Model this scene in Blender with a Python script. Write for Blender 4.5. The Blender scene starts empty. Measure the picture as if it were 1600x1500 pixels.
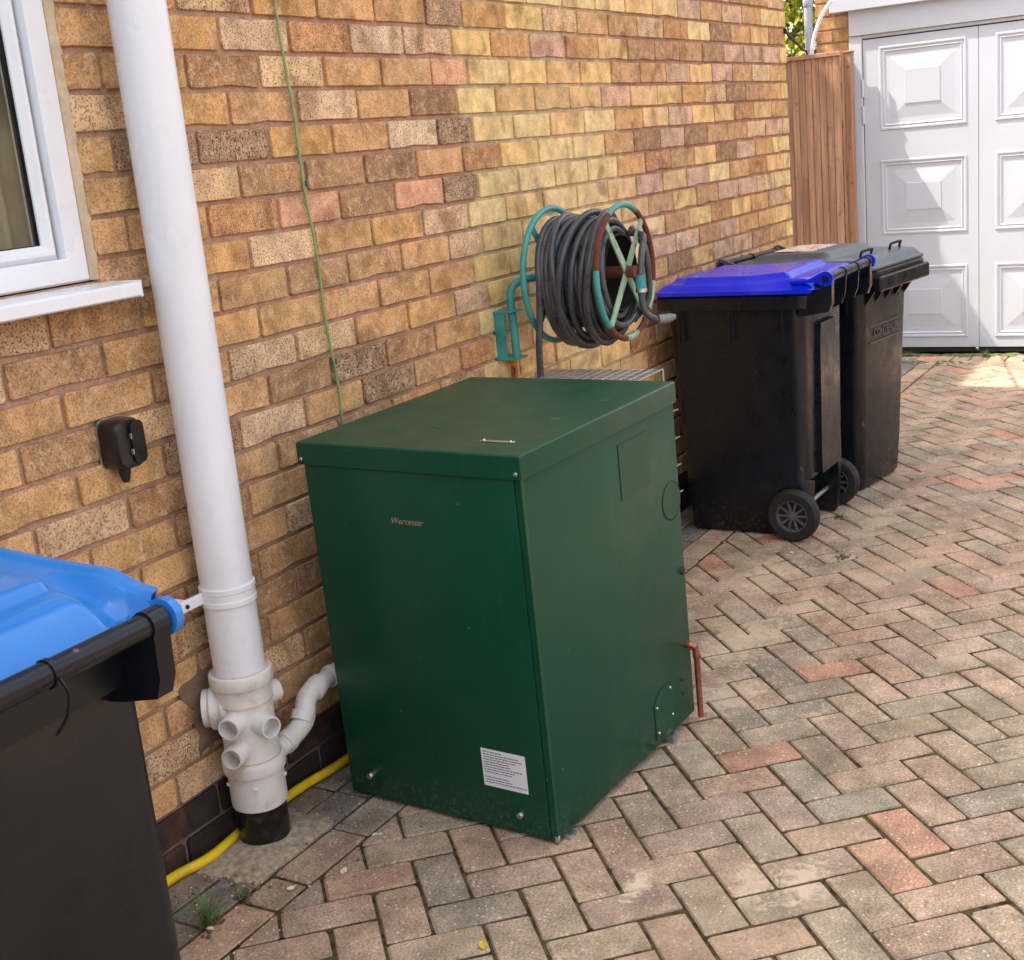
import bpy, bmesh, math, random
from mathutils import Vector, Matrix
random.seed(7)
S = bpy.context.scene
C = S.collection
G = -1.715                                   # ground level

# ------------------------------------------------------------------ camera
CAMP = Vector((-2.03664549, -1.90043042, -0.32744944))
CR = Vector((0.49511207, -0.86394717, -0.09197461))
CU = Vector((0.26016094, 0.04641953, 0.96444881))
CF = Vector((0.8289634, 0.50143845, -0.24774818))
FPX = 2016.8
cd = bpy.data.cameras.new("camera"); cam = bpy.data.objects.new("camera", cd); C.objects.link(cam)
cd.sensor_fit = 'HORIZONTAL'; cd.sensor_width = 36.0; cd.lens = FPX / 1600 * 36
cd.clip_start = 0.05; cd.clip_end = 600
M = Matrix((CR, CU, -CF)).transposed().to_4x4(); M.translation = CAMP
cam.matrix_world = M
S.camera = cam
# ------------------------------------------------------------------ light
SUN = Vector((-0.4, 1.0, 1.84)).normalized()  # towards the sun
w = bpy.data.worlds.new("World"); S.world = w; w.use_nodes = True
nt = w.node_tree; bg = nt.nodes["Background"]
sky = nt.nodes.new("ShaderNodeTexSky"); sky.sky_type = 'NISHITA'; sky.sun_disc = False
sky.sun_elevation = math.asin(SUN.z); sky.sun_rotation = math.atan2(SUN.x, SUN.y)
sky.air_density = 1.0; sky.dust_density = 3.0; sky.ozone_density = 1.0
hs = nt.nodes.new('ShaderNodeHueSaturation'); hs.inputs['Saturation'].default_value = 0.28   # thin white cloud over most of the sky
nt.links.new(sky.outputs[0], hs.inputs['Color'])
tn = nt.nodes.new('ShaderNodeMix'); tn.data_type = 'RGBA'; tn.blend_type = 'MULTIPLY'; tn.inputs[0].default_value = 1.0
nt.links.new(hs.outputs[0], tn.inputs[6]); tn.inputs[7].default_value = (1.0, 0.995, 0.99, 1)
nt.links.new(tn.outputs[2], bg.inputs[0]); bg.inputs[1].default_value = 0.15
sl = bpy.data.lights.new("sun", 'SUN'); sl.energy = 2.0; sl.angle = math.radians(0.55); sl.color = (1.0, 0.93, 0.82)
so = bpy.data.objects.new("sun", sl); C.objects.link(so)
so.rotation_euler = SUN.to_track_quat('Z', 'Y').to_euler()
S.view_settings.view_transform = 'Standard'; S.view_settings.look = 'None'
S.view_settings.gamma = 1.0; S.view_settings.use_curve_mapping = False
S.view_settings.exposure = 2.05
S.cycles.max_bounces = 6; S.cycles.diffuse_bounces = 3; S.cycles.glossy_bounces = 3; S.cycles.transmission_bounces = 4

# ------------------------------------------------------------------ helpers
def lin(r, g, b, k=1.0):
    f = lambda c: (c / 255 / 12.92 if c / 255 <= 0.04045 else ((c / 255 + 0.055) / 1.055) ** 2.4) * k
    return (f(r), f(g), f(b), 1.0)

def proj(P):
    d = Vector(P) - CAMP; z = d.dot(CF)
    if z < 0.1: return None
    return 800 + FPX * d.dot(CR) / z, 750 - FPX * d.dot(CU) / z

def new_mat(name):
    m = bpy.data.materials.new(name); m.use_nodes = True
    n = m.node_tree; b = n.nodes["Principled BSDF"]
    return m, n, b

def N(n, typ, **kw):
    x = n.nodes.new(typ)
    for k, v in kw.items():
        if k.startswith('i_'):
            key = k[2:]
            x.inputs[int(key) if key.isdigit() else key].default_value = v
        else: setattr(x, k, v)
    return x

def mixc(n, a, b, fac, blend='MIX'):
    x = n.nodes.new('ShaderNodeMix'); x.data_type = 'RGBA'; x.blend_type = blend
    for sock, v in ((x.inputs[0], fac), (x.inputs[6], a), (x.inputs[7], b)):
        if hasattr(v, 'is_output') : n.links.new(v, sock)
        else: sock.default_value = v
    return x.outputs[2]

def ramp(n, src, p0, p1, v0=0.0, v1=1.0):
    x = n.nodes.new('ShaderNodeMapRange'); x.interpolation_type = 'SMOOTHSTEP'
    x.inputs[1].default_value = p0; x.inputs[2].default_value = p1
    x.inputs[3].default_value = v0; x.inputs[4].default_value = v1
    n.links.new(src, x.inputs[0]); return x.outputs[0]

def math_(n, op, a, b=None, c=None):
    x = n.nodes.new('ShaderNodeMath'); x.operation = op
    for i, v in enumerate((a, b, c)):
        if v is None: continue
        if hasattr(v, 'is_output'): n.links.new(v, x.inputs[i])
        else: x.inputs[i].default_value = v
    return x.outputs[0]

def noise(n, vec, scale, detail=3, rough=0.6, dist=0.0):
    x = n.nodes.new('ShaderNodeTexNoise'); x.inputs['Scale'].default_value = scale
    x.inputs['Detail'].default_value = min(detail, 3); x.inputs['Roughness'].default_value = rough
    x.inputs['Distortion'].default_value = dist
    if vec is not None: n.links.new(vec, x.inputs['Vector'])
    return x.outputs[0]

def bump(n, b, h, strength=0.3, dist=0.002):
    x = n.nodes.new('ShaderNodeBump'); x.inputs['Strength'].default_value = strength
    x.inputs['Distance'].default_value = dist
    n.links.new(h, x.inputs['Height']); n.links.new(x.outputs[0], b.inputs['Normal'])

def pos(n): return n.nodes.new('ShaderNodeNewGeometry').outputs['Position']

def simple(name, col, rough=0.5, metal=0.0, var=0.12, nscale=30, bstr=0.0, bscale=200, spec=0.5, dirt=None, dscale=6, damt=0.4):
    m, n, b = new_mat(name); p = pos(n)
    nv = noise(n, p, nscale, 4)
    f = ramp(n, nv, 0.3, 0.7, 1 - var, 1 + var)
    v = n.nodes.new('ShaderNodeVectorMath'); v.operation = 'SCALE'; v.inputs[0].default_value = col[:3]
    n.links.new(f, v.inputs['Scale'])
    out = v.outputs[0]
    if dirt:
        d = ramp(n, noise(n, p, dscale, 6, 0.7), 0.5, 0.75, 0, damt)
        out = mixc(n, out, dirt, d)
    n.links.new(out, b.inputs['Base Color'])
    rr = ramp(n, nv, 0.3, 0.7, max(0.02, rough - 0.08), min(1, rough + 0.1))
    n.links.new(rr, b.inputs['Roughness'])
    b.inputs['Metallic'].default_value = metal
    b.inputs['Specular IOR Level'].default_value = spec
    if bstr: bump(n, b, noise(n, p, bscale, 3), bstr)
    return m

# ------------------------------------------------------------------ materials
def brick_mat():
    m, n, b = new_mat("facing_brick"); p = pos(n)
    oi = n.nodes.new('ShaderNodeObjectInfo'); at = N(n, 'ShaderNodeAttribute', attribute_name='bcol')
    base = mixc(n, oi.outputs['Color'], at.outputs['Color'], 1.0, 'MULTIPLY')
    spk = math_(n, 'MULTIPLY', oi.outputs['Alpha'], at.outputs['Alpha'])
    tone = ramp(n, noise(n, p, 14, 4, 0.65), 0.25, 0.75, 0.66, 1.28)
    base = mixc(n, base, tone, 1.0, 'MULTIPLY')
    # drag-faced pale dusting and burnt blushes
    bwn = n.nodes.new('ShaderNodeRGBToBW'); n.links.new(mixc(n, oi.outputs['Color'], at.outputs['Color'], 1.0, 'MULTIPLY'), bwn.inputs[0]); lum = ramp(n, bwn.outputs[0], 0.06, 0.16)
    pale = math_(n, 'MULTIPLY', ramp(n, noise(n, p, 42, 5, 0.7), 0.46, 0.72), 0.6)
    base = mixc(n, base, lin(228, 200, 162), math_(n, 'MULTIPLY', pale, lum))
    burnt = math_(n, 'MULTIPLY', ramp(n, noise(n, p, 9.5, 3, 0.5, 0.6), 0.53, 0.72), 0.55)
    base = mixc(n, base, lin(122, 78, 48), burnt)
    sp = noise(n, p, 230, 2, 0.6)
    d1 = math_(n, 'MULTIPLY', ramp(n, sp, 0.52, 0.6), math_(n, 'MULTIPLY', math_(n, 'ADD', spk, 0.15), 0.85))
    base = mixc(n, base, lin(78, 48, 32), d1)
    d2 = math_(n, 'MULTIPLY', ramp(n, noise(n, p, 170, 2), 0.58, 0.7), math_(n, 'MULTIPLY', lum, 0.5))
    base = mixc(n, base, lin(230, 200, 155), d2)
    n.links.new(base, b.inputs['Base Color']); b.inputs['Roughness'].default_value = 0.9
    b.inputs['Specular IOR Level'].default_value = 0.2
    h = math_(n, 'ADD', noise(n, p, 190, 4, 0.7), noise(n, p, 45, 3))
    bump(n, b, h, 0.4, 0.002)
    return m

def paver_mat():
    m, n, b = new_mat("block_paving"); p = pos(n)
    oi = n.nodes.new('ShaderNodeObjectInfo'); at = N(n, 'ShaderNodeAttribute', attribute_name='bcol')
    base = mixc(n, oi.outputs['Color'], at.outputs['Color'], 1.0, 'MULTIPLY')
    tone = ramp(n, noise(n, p, 9, 5, 0.65), 0.25, 0.75, 0.66, 1.3)
    base = mixc(n, base, tone, 1.0, 'MULTIPLY')
    base = mixc(n, base, lin(172, 140, 112), math_(n, 'MULTIPLY', ramp(n, noise(n, p, 30, 5, 0.7), 0.48, 0.75), 0.45))
    grit = ramp(n, noise(n, p, 210, 3, 0.7), 0.3, 0.7, 0.62, 1.36)
    base = mixc(n, base, grit, 1.0, 'MULTIPLY')
    # pale aggregate
    vo = N(n, 'ShaderNodeTexVoronoi'); vo.inputs['Scale'].default_value = 95; n.links.new(p, vo.inputs['Vector'])
    cell = n.nodes.new('ShaderNodeSeparateColor'); n.links.new(vo.outputs['Color'], cell.inputs[0])
    sel = math_(n, 'GREATER_THAN', cell.outputs[0], 0.78)
    ag = math_(n, 'MULTIPLY', math_(n, 'MULTIPLY', ramp(n, vo.outputs['Distance'], 0.1, 0.36, 1, 0), sel), 0.8)
    base = mixc(n, base, lin(224, 206, 182), ag)
    dk = math_(n, 'MULTIPLY', ramp(n, noise(n, p, 55, 3), 0.6, 0.72), 0.35)
    base = mixc(n, base, lin(70, 58, 45), dk)
    base = mixc(n, base, lin(86, 82, 60), math_(n, 'MULTIPLY', ramp(n, noise(n, p, 3.2, 3, 0.7), 0.52, 0.7), 0.28))
    base = mixc(n, base, lin(196, 170, 140), math_(n, 'MULTIPLY', ramp(n, noise(n, p, 2.1, 3, 0.65, 0.5), 0.5, 0.7), 0.3))
    # mortar dust and cement stains, plus reflected sunlight painted as pale patches farther along
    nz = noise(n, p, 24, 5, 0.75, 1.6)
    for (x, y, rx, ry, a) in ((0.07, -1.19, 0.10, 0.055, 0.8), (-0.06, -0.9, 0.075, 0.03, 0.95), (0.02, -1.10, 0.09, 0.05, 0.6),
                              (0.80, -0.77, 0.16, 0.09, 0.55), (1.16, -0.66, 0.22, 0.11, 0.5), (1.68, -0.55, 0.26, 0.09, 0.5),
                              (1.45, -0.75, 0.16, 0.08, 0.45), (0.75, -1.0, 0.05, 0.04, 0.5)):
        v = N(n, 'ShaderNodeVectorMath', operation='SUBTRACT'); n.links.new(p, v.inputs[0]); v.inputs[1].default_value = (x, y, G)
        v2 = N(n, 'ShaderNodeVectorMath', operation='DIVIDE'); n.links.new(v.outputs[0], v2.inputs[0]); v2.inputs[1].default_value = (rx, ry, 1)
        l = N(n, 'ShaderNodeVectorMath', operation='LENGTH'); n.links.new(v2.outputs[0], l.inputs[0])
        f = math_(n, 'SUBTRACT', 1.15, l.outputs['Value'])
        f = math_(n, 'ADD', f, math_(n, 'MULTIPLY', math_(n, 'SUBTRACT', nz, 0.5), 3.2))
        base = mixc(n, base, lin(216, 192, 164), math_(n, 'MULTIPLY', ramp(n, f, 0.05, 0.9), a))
    n.links.new(base, b.inputs['Base Color']); b.inputs['Roughness'].default_value = 0.88
    b.inputs['Specular IOR Level'].default_value = 0.25
    h = math_(n, 'ADD', noise(n, p, 240, 4, 0.7), math_(n, 'MULTIPLY', noise(n, p, 40, 3), 1.2))
    bump(n, b, h, 0.5, 0.003)
    return m

def mortar_mat():
    m, n, b = new_mat("mortar"); p = pos(n)
    sx = n.nodes.new('ShaderNodeSeparateXYZ'); n.links.new(p, sx.inputs[0])
    wob = math_(n, 'MULTIPLY', math_(n, 'SUBTRACT', noise(n, p, 5, 3), 0.5), 0.25)
    x = math_(n, 'ADD', sx.outputs[0], wob)
    new = math_(n, 'MULTIPLY', ramp(n, x, 0.98, 1.08), ramp(n, x, 1.95, 2.1, 1, 0))
    base = mixc(n, lin(186, 150, 126), lin(206, 186, 154), new)
    low = ramp(n, math_(n, 'ADD', sx.outputs[2], math_(n, 'MULTIPLY', wob, 0.3)), -1.6, -1.53, 1, 0)
    base = mixc(n, base, lin(132, 112, 94), low)
    base = mixc(n, base, ramp(n, noise(n, p, 22, 5, 0.7), 0.25, 0.75, 0.75, 1.2), 1.0, 'MULTIPLY')
    base = mixc(n, base, ramp(n, noise(n, p, 250, 2), 0.3, 0.7, 0.85, 1.12), 1.0, 'MULTIPLY')
    n.links.new(base, b.inputs['Base Color']); b.inputs['Roughness'].default_value = 0.95
    b.inputs['Specular IOR Level'].default_value = 0.15
    bump(n, b, math_(n, 'ADD', noise(n, p, 60, 4, 0.7), noise(n, p, 260, 2)), 0.7, 0.006)
    return m

def joint_mat():
    m, n, b = new_mat("paving_joint_sand"); p = pos(n)
    base = mixc(n, lin(98, 82, 62), lin(86, 83, 50), ramp(n, noise(n, p, 6, 5, 0.7), 0.45, 0.68))
    base = mixc(n, base, lin(52, 42, 32), ramp(n, noise(n, p, 40, 4), 0.4, 0.7))
    n.links.new(base, b.inputs['Base Color']); b.inputs['Roughness'].default_value = 1.0
    b.inputs['Specular IOR Level'].default_value = 0.1
    bump(n, b, noise(n, p, 160, 4), 0.8, 0.006)
    return m

def wood_mat():
    m, n, b = new_mat("stained_timber"); p = pos(n)
    mp = N(n, 'ShaderNodeMapping'); mp.inputs['Scale'].default_value = (60, 60, 3.0); n.links.new(p, mp.inputs['Vector'])
    g = noise(n, mp.outputs[0], 1.0, 5, 0.65)
    oi = n.nodes.new('ShaderNodeObjectInfo')
    base = mixc(n, lin(164, 122, 94), lin(198, 156, 124), ramp(n, g, 0.3, 0.7))
    base = mixc(n, base, lin(120, 78, 56), math_(n, 'MULTIPLY', ramp(n, noise(n, p, 22, 3), 0.62, 0.72), 0.6))
    base = mixc(n, base, ramp(n, oi.outputs['Random'], 0, 1, 0.85, 1.12), 1.0, 'MULTIPLY')
    n.links.new(base, b.inputs['Base Color']); b.inputs['Roughness'].default_value = 0.75
    bump(n, b, g, 0.4, 0.002)
    return m

def bin_black():
    m, n, b = new_mat("black_bin_plastic"); p = pos(n)
    base = mixc(n, lin(14, 17, 24), lin(21, 24, 31), noise(n, p, 12, 4))
    sz = n.nodes.new('ShaderNodeSeparateXYZ'); n.links.new(p, sz.inputs[0])
    low = ramp(n, math_(n, 'ADD', sz.outputs[2], math_(n, 'MULTIPLY', noise(n, p, 9, 5), 0.16)), G + 0.06, G + 0.26, 1, 0)
    mud = math_(n, 'MULTIPLY', math_(n, 'MULTIPLY', low, ramp(n, noise(n, p, 70, 4, 0.7), 0.5, 0.68)), 0.5)
    base = mixc(n, base, lin(104, 82, 60), mud)
    spot = math_(n, 'MULTIPLY', ramp(n, noise(n, p, 34, 2), 0.735, 0.76), 0.25)
    base = mixc(n, base, lin(150, 148, 140), spot)
    mp = N(n, 'ShaderNodeMapping'); mp.inputs['Scale'].default_value = (30, 30, 2.0); n.links.new(p, mp.inputs['Vector'])
    streak = math_(n, 'MULTIPLY', ramp(n, noise(n, mp.outputs[0], 1.0, 4), 0.55, 0.75), 0.012)
    base = mixc(n, base, lin(120, 112, 100), streak)
    n.links.new(base, b.inputs['Base Color'])
    n.links.new(ramp(n, noise(n, p, 16, 5), 0.3, 0.7, 0.24, 0.42), b.inputs['Roughness']); b.inputs['Specular IOR Level'].default_value = 0.34
    bump(n, b, noise(n, p, 5, 2), 0.12, 0.02)
    return m

def green_mat():
    """powder-coated steel: slight panel ripple, dust film, run marks and splashes near the foot"""
    m, n, b = new_mat("dark_green_powder_coat"); p = pos(n)
    base = mixc(n, lin(0, 62, 43), lin(0, 69, 50), noise(n, p, 5, 3))
    mp = N(n, 'ShaderNodeMapping'); mp.inputs['Scale'].default_value = (40, 40, 1.6); n.links.new(p, mp.inputs['Vector'])
    st = math_(n, 'MULTIPLY', ramp(n, noise(n, mp.outputs[0], 1.0, 3), 0.56, 0.78), 0.035)
    base = mixc(n, base, lin(110, 140, 120), st)
    base = mixc(n, base, lin(120, 150, 128), math_(n, 'MULTIPLY', ramp(n, noise(n, p, 7, 3, .7), 0.5, 0.75), 0.02))
    sz = n.nodes.new('ShaderNodeSeparateXYZ'); n.links.new(p, sz.inputs[0])
    low = ramp(n, math_(n, 'ADD', sz.outputs[2], math_(n, 'MULTIPLY', noise(n, p, 12, 3), 0.1)), G + 0.05, G + 0.17, 1, 0)
    base = mixc(n, base, lin(140, 122, 96), math_(n, 'MULTIPLY', math_(n, 'MULTIPLY', low, ramp(n, noise(n, p, 110, 3, .7), 0.5, 0.7)), 0.35))
    spot = math_(n, 'MULTIPLY', ramp(n, noise(n, p, 60, 2), 0.74, 0.78), 0.3); base = mixc(n, base, lin(150, 170, 150), spot)
    n.links.new(base, b.inputs['Base Color'])
    n.links.new(ramp(n, noise(n, p, 6, 3, .7), 0.3, 0.7, 0.34, 0.46), b.inputs['Roughness']); b.inputs['Specular IOR Level'].default_value = 0.33
    bump(n, b, math_(n, 'ADD', noise(n, p, 2.2, 2), math_(n, 'MULTIPLY', noise(n, p, 500, 1), 0.01)), 0.10, 0.05)
    return m

MAT = {}
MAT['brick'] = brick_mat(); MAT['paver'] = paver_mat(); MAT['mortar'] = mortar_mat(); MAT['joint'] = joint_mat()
MAT['wood'] = wood_mat(); MAT['bin'] = bin_black()
MAT['upvc'] = simple("white_upvc", lin(230, 232, 237), 0.3, var=0.01, nscale=6, dirt=lin(200, 198, 190), dscale=5, damt=0.08)
MAT['pipe'] = simple("white_pipe_plastic", lin(228, 229, 234), 0.3, var=0.012, nscale=6, dirt=lin(206, 200, 188), dscale=7, damt=0.12)
MAT['fitting'] = simple("grey_white_fitting", lin(222, 218, 214), 0.36, var=0.03, dirt=lin(168, 142, 100), dscale=16, damt=0.45)
MAT['pipeblack'] = simple("black_drain_plastic", lin(18, 18, 18), 0.3, dirt=lin(120, 110, 95), dscale=30, damt=0.25)
MAT['green'] = green_mat()
MAT['scuff'] = simple("scuffed_green_paint", lin(52, 108, 86), 0.6, var=0.2)
MAT['seam'] = simple("dark_seam", lin(4, 22, 16), 0.7)
MAT['chrome'] = simple("bright_screw", lin(205, 205, 205), 0.28, metal=1.0)
MAT['steel'] = simple("galvanised_steel", lin(190, 192, 192), 0.4, metal=0.9, var=0.2, nscale=60)
MAT['wire'] = simple("dull_white_wire", lin(168, 164, 160), 0.45, metal=0.4)
MAT['copper'] = simple("copper_pipe", lin(172, 112, 90), 0.34, metal=0.85, var=0.2, nscale=40)
MAT['sticker'] = simple("white_sticker", lin(226, 226, 232), 0.5, var=0.02)
MAT['ink'] = simple("grey_print", lin(92, 94, 104), 0.6)
MAT['bluelid'] = simple("royal_blue_lid", lin(0, 36, 214), 0.24, var=0.05, nscale=6, dirt=lin(96, 96, 190), dscale=3, damt=0.15)
MAT['skylid'] = simple("sky_blue_lid", lin(38, 118, 196), 0.22, var=0.04, nscale=8, dirt=lin(120, 160, 200), dscale=10, damt=0.12)
MAT['greylid'] = simple("charcoal_lid", lin(80, 84, 90), 0.36, var=0.1, dirt=lin(110, 108, 104), dscale=12, damt=0.3)
MAT['rubber'] = simple("black_rubber", lin(24, 24, 25), 0.7, var=0.2, nscale=50, bstr=0.2, dirt=lin(70, 62, 52), dscale=25, damt=0.35)
MAT['hub'] = simple("grey_wheel_plastic", lin(84, 85, 88), 0.4, var=0.15)
MAT['hose'] = simple("grey_black_hose", lin(66, 68, 72), 0.3, var=0.2, nscale=24, dirt=lin(92, 92, 92), dscale=20, damt=0.5)
MAT['teal'] = simple("teal_enamel", lin(58, 150, 146), 0.42, var=0.12, nscale=14, dirt=lin(60, 90, 70), dscale=26, damt=0.5)
MAT['rust'] = simple("rusted_steel", lin(102, 52, 34), 0.85, var=0.35, nscale=60, bstr=0.6, dirt=lin(62, 34, 26), dscale=30, damt=0.6)
MAT['spoke'] = simple("flaking_green_paint", lin(146, 178, 148), 0.6, var=0.15, nscale=30, bstr=0.4, dirt=lin(92, 56, 36), dscale=34, damt=0.9)
MAT['cablegreen'] = simple("faded_green_cable", lin(132, 158, 96), 0.5, var=0.15)
MAT['yellow'] = simple("yellow_pipe", lin(232, 196, 24), 0.4, var=0.06, dirt=lin(150, 120, 40), dscale=14, damt=0.4)
MAT['blackplastic'] = simple("black_sensor_plastic", lin(22, 22, 24), 0.36, var=0.1, dirt=lin(80, 78, 74), dscale=20, damt=0.2)
MAT['seal'] = simple("cream_sealant", lin(206, 182, 152), 0.8, var=0.15, nscale=40, bstr=0.5, dirt=lin(140, 110, 80), dscale=20, damt=0.5)
MAT['cement'] = simple("smeared_cement", lin(118, 98, 76), 0.9, var=0.2, nscale=30, bstr=0.8, bscale=70, dirt=lin(86, 72, 54), dscale=16, damt=0.7)
MAT['concrete'] = simple("concrete_haunching", lin(166, 150, 128), 0.92, var=0.3, nscale=70, bstr=1.0, bscale=90, dirt=lin(104, 86, 66), dscale=22, damt=0.9)
MAT['curtain'] = simple("olive_curtain", lin(150, 154, 120), 0.9, var=0.2, nscale=8)
MAT['dark'] = simple("dark_interior", lin(60, 58, 54), 0.9)
MAT['roof'] = simple("roof_tile", lin(110, 78, 62), 0.85, var=0.2)
MAT['white'] = simple("white_gloss_door", lin(203, 207, 216), 0.4, var=0.012, nscale=5, dirt=lin(188, 188, 190), dscale=3, damt=0.2)
MAT['greypipe'] = simple("grey_downpipe", lin(168, 176, 190), 0.4, var=0.06)
MAT['moss'] = simple("moss", lin(98, 104, 44), 0.95, var=0.4, nscale=90, bstr=0.8)
MAT['crumb'] = simple("pale_stone_chips", lin(214, 196, 168), 0.9, var=0.25, nscale=60)
MAT['soil'] = simple("soil_crumbs", lin(96, 76, 56), 1.0, var=0.3, nscale=60)
MAT['grass'] = simple("weed_grass", lin(92, 118, 56), 0.6, var=0.3, nscale=40)
MAT['leafy'] = simple("sunlit_foliage", lin(150, 160, 48), 0.6, var=0.4, nscale=9)
MAT['bark'] = simple("bark", lin(80, 62, 46), 0.9, var=0.3, bstr=0.6)
MAT['yleaf'] = simple("yellow_leaf", lin(216, 186, 62), 0.6)
MAT['tarmac'] = simple("ground_earth", lin(112, 100, 86), 0.95, var=0.2, nscale=3)
gm, gn, gb = new_mat("window_glass")
gb.inputs['Base Color'].default_value = (0.9, 0.93, 0.92, 1); gb.inputs['Roughness'].default_value = 0.02
gb.inputs['Transmission Weight'].default_value = 1.0; gb.inputs['IOR'].default_value = 1.45
MAT['glass'] = gm

# ------------------------------------------------------------------ mesh tools
def add_box(bm, x0, x1, y0, y1, z0, z1, bev=0.0, seg=1):
    r = bmesh.ops.create_cube(bm, size=1.0)
    vs = r['verts']
    for v in vs:
        v.co = Vector(((x0 + x1) / 2 + v.co.x * (x1 - x0), (y0 + y1) / 2 + v.co.y * (y1 - y0), (z0 + z1) / 2 + v.co.z * (z1 - z0)))
    if bev:
        es = list({e for v in vs for e in v.link_edges})
        bmesh.ops.bevel(bm, geom=es, offset=bev, segments=seg, profile=0.5, affect='EDGES')
    return bm

def frames(pts):
    T = []
    for i in range(len(pts)):
        a = pts[max(i - 1, 0)]; b = pts[min(i + 1, len(pts) - 1)]
        T.append((b - a).normalized())
    up = Vector((0, 0, 1)) if abs(T[0].z) < 0.9 else Vector((1, 0, 0))
    n = (up - T[0] * up.dot(T[0])).normalized(); out = []
    for i, t in enumerate(T):
        n = (n - t * n.dot(t)).normalized()
        out.append((t, n, t.cross(n)))
    return out

def add_tube(bm, pts, r, n=12, caps=True, rb=None):
    pts = [Vector(p) for p in pts]; fr = frames(pts); rings = []
    for i, (p, (t, a, b)) in enumerate(zip(pts, fr)):
        rr = r[i] if isinstance(r, (list, tuple)) else r
        r2 = rb if rb else rr
        rings.append([bm.verts.new(p + a * (rr * math.cos(2 * math.pi * k / n)) + b * (r2 * math.sin(2 * math.pi * k / n))) for k in range(n)])
    for i in range(len(rings) - 1):
        for k in range(n):
            bm.faces.new((rings[i][k], rings[i][(k + 1) % n], rings[i + 1][(k + 1) % n], rings[i + 1][k]))
    if caps:
        bm.faces.new(rings[0][::-1]); bm.faces.new(rings[-1])
    return bm

def smooth_path(ctrl, per=8):
    P = [Vector(c) for c in ctrl]; P = [P[0] * 2 - P[1]] + P + [P[-1] * 2 - P[-2]]; out = []
    for i in range(1, len(P) - 2):
        for k in range(per):
            t = k / per
            a, b, c, d = P[i - 1], P[i], P[i + 1], P[i + 2]
            out.append(0.5 * ((2 * b) + (c - a) * t + (2 * a - 5 * b + 4 * c - d) * t * t + (3 * b - a - 3 * c + d) * t ** 3))
    out.append(P[-2]); return out

def add_lathe(bm, prof, n=24, org=(0, 0, 0), axis='Z', closed=False):
    o = Vector(org); rings = []
    for r, h in prof:
        ring = []
        for k in range(n):
            a = 2 * math.pi * k / n; c, s = r * math.cos(a), r * math.sin(a)
            v = {'Z': Vector((c, s, h)), 'Y': Vector((c, h, s)), 'X': Vector((h, c, s))}[axis]
            ring.append(bm.verts.new(o + v))
        rings.append(ring)
    m = len(rings)
    for i in range(m if closed else m - 1):
        A, B = rings[i], rings[(i + 1) % m]
        for k in range(n): bm.faces.new((A[k], A[(k + 1) % n], B[(k + 1) % n], B[k]))
    if not closed:
        if prof[0][0] > 1e-6: bm.faces.new(rings[0][::-1])
        if prof[-1][0] > 1e-6: bm.faces.new(rings[-1])
    return bm

def add_prism(bm, poly, axis, a, b):
    """extrude a 2-D polygon along an axis between a and b"""
    def P(q, h): return {'X': Vector((h, q[0], q[1])), 'Y': Vector((q[0], h, q[1])), 'Z': Vector((q[0], q[1], h))}[axis]
    A = [bm.verts.new(P(q, a)) for q in poly]; B = [bm.verts.new(P(q, b)) for q in poly]; n = len(poly)
    bm.faces.new(A[::-1]); bm.faces.new(B)
    for k in range(n): bm.faces.new((A[k], A[(k + 1) % n], B[(k + 1) % n], B[k]))
    return bm

def rrect(x0, x1, y0, y1, r, n=5):
    out = []
    for cx, cy, a0 in ((x1 - r, y1 - r, 0), (x0 + r, y1 - r, 90), (x0 + r, y0 + r, 180), (x1 - r, y0 + r, 270)):
        for k in range(n + 1):
            a = math.radians(a0 + 90 * k / n); out.append((cx + r * math.cos(a), cy + r * math.sin(a)))
    return out

def add_loft(bm, loops, cap0=True, cap1=True):
    R = [[bm.verts.new(p) for p in L] for L in loops]; n = len(R[0])
    for i in range(len(R) - 1):
        for k in range(n): bm.faces.new((R[i][k], R[i][(k + 1) % n], R[i + 1][(k + 1) % n], R[i + 1][k]))
    if cap0: bm.faces.new(R[0][::-1])
    if cap1: bm.faces.new(R[-1])
    return bm

def mesh_of(bm, name, mat=None, smooth=None):
    bmesh.ops.recalc_face_normals(bm, faces=bm.faces[:])
    me = bpy.data.meshes.new(name); bm.to_mesh(me); bm.free()
    if smooth is not None:
        me.polygons.foreach_set('use_smooth', [True] * len(me.polygons))
        me.set_sharp_from_angle(angle=math.radians(smooth))
    if mat: me.materials.append(MAT[mat] if isinstance(mat, str) else mat)
    return me

def obj(name, bm, mat, parent=None, smooth=None, **props):
    me = bm if isinstance(bm, bpy.types.Mesh) else mesh_of(bm, name, mat, smooth)
    o = bpy.data.objects.new(name, me); C.objects.link(o)
    if parent is not None: o.parent = parent
    for k, v in props.items(): o[k] = v
    return o

def thing(name, label, cat, loc=(0, 0, 0), rotz=0.0, group=None):
    o = bpy.data.objects.new(name, None); C.objects.link(o); o.empty_display_size = 0.1
    o.location = loc; o.rotation_euler = (0, 0, rotz); o['label'] = label; o['category'] = cat
    if group: o['group'] = group
    return o

def B(): return bmesh.new()

def text_mesh(txt, size, name, mat, shear=0.0, extrude=0.0008):
    cu = bpy.data.curves.new(name, 'FONT'); cu.body = txt; cu.size = size; cu.shear = shear; cu.extrude = extrude
    cu.align_x = 'CENTER'; cu.align_y = 'CENTER'; cu.resolution_u = 3
    t = bpy.data.objects.new(name + "_tmp", cu); C.objects.link(t)
    dg = bpy.context.evaluated_depsgraph_get(); me = bpy.data.meshes.new_from_object(t.evaluated_get(dg))
    bpy.data.objects.remove(t); me.materials.clear(); me.materials.append(MAT[mat]); return me

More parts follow.
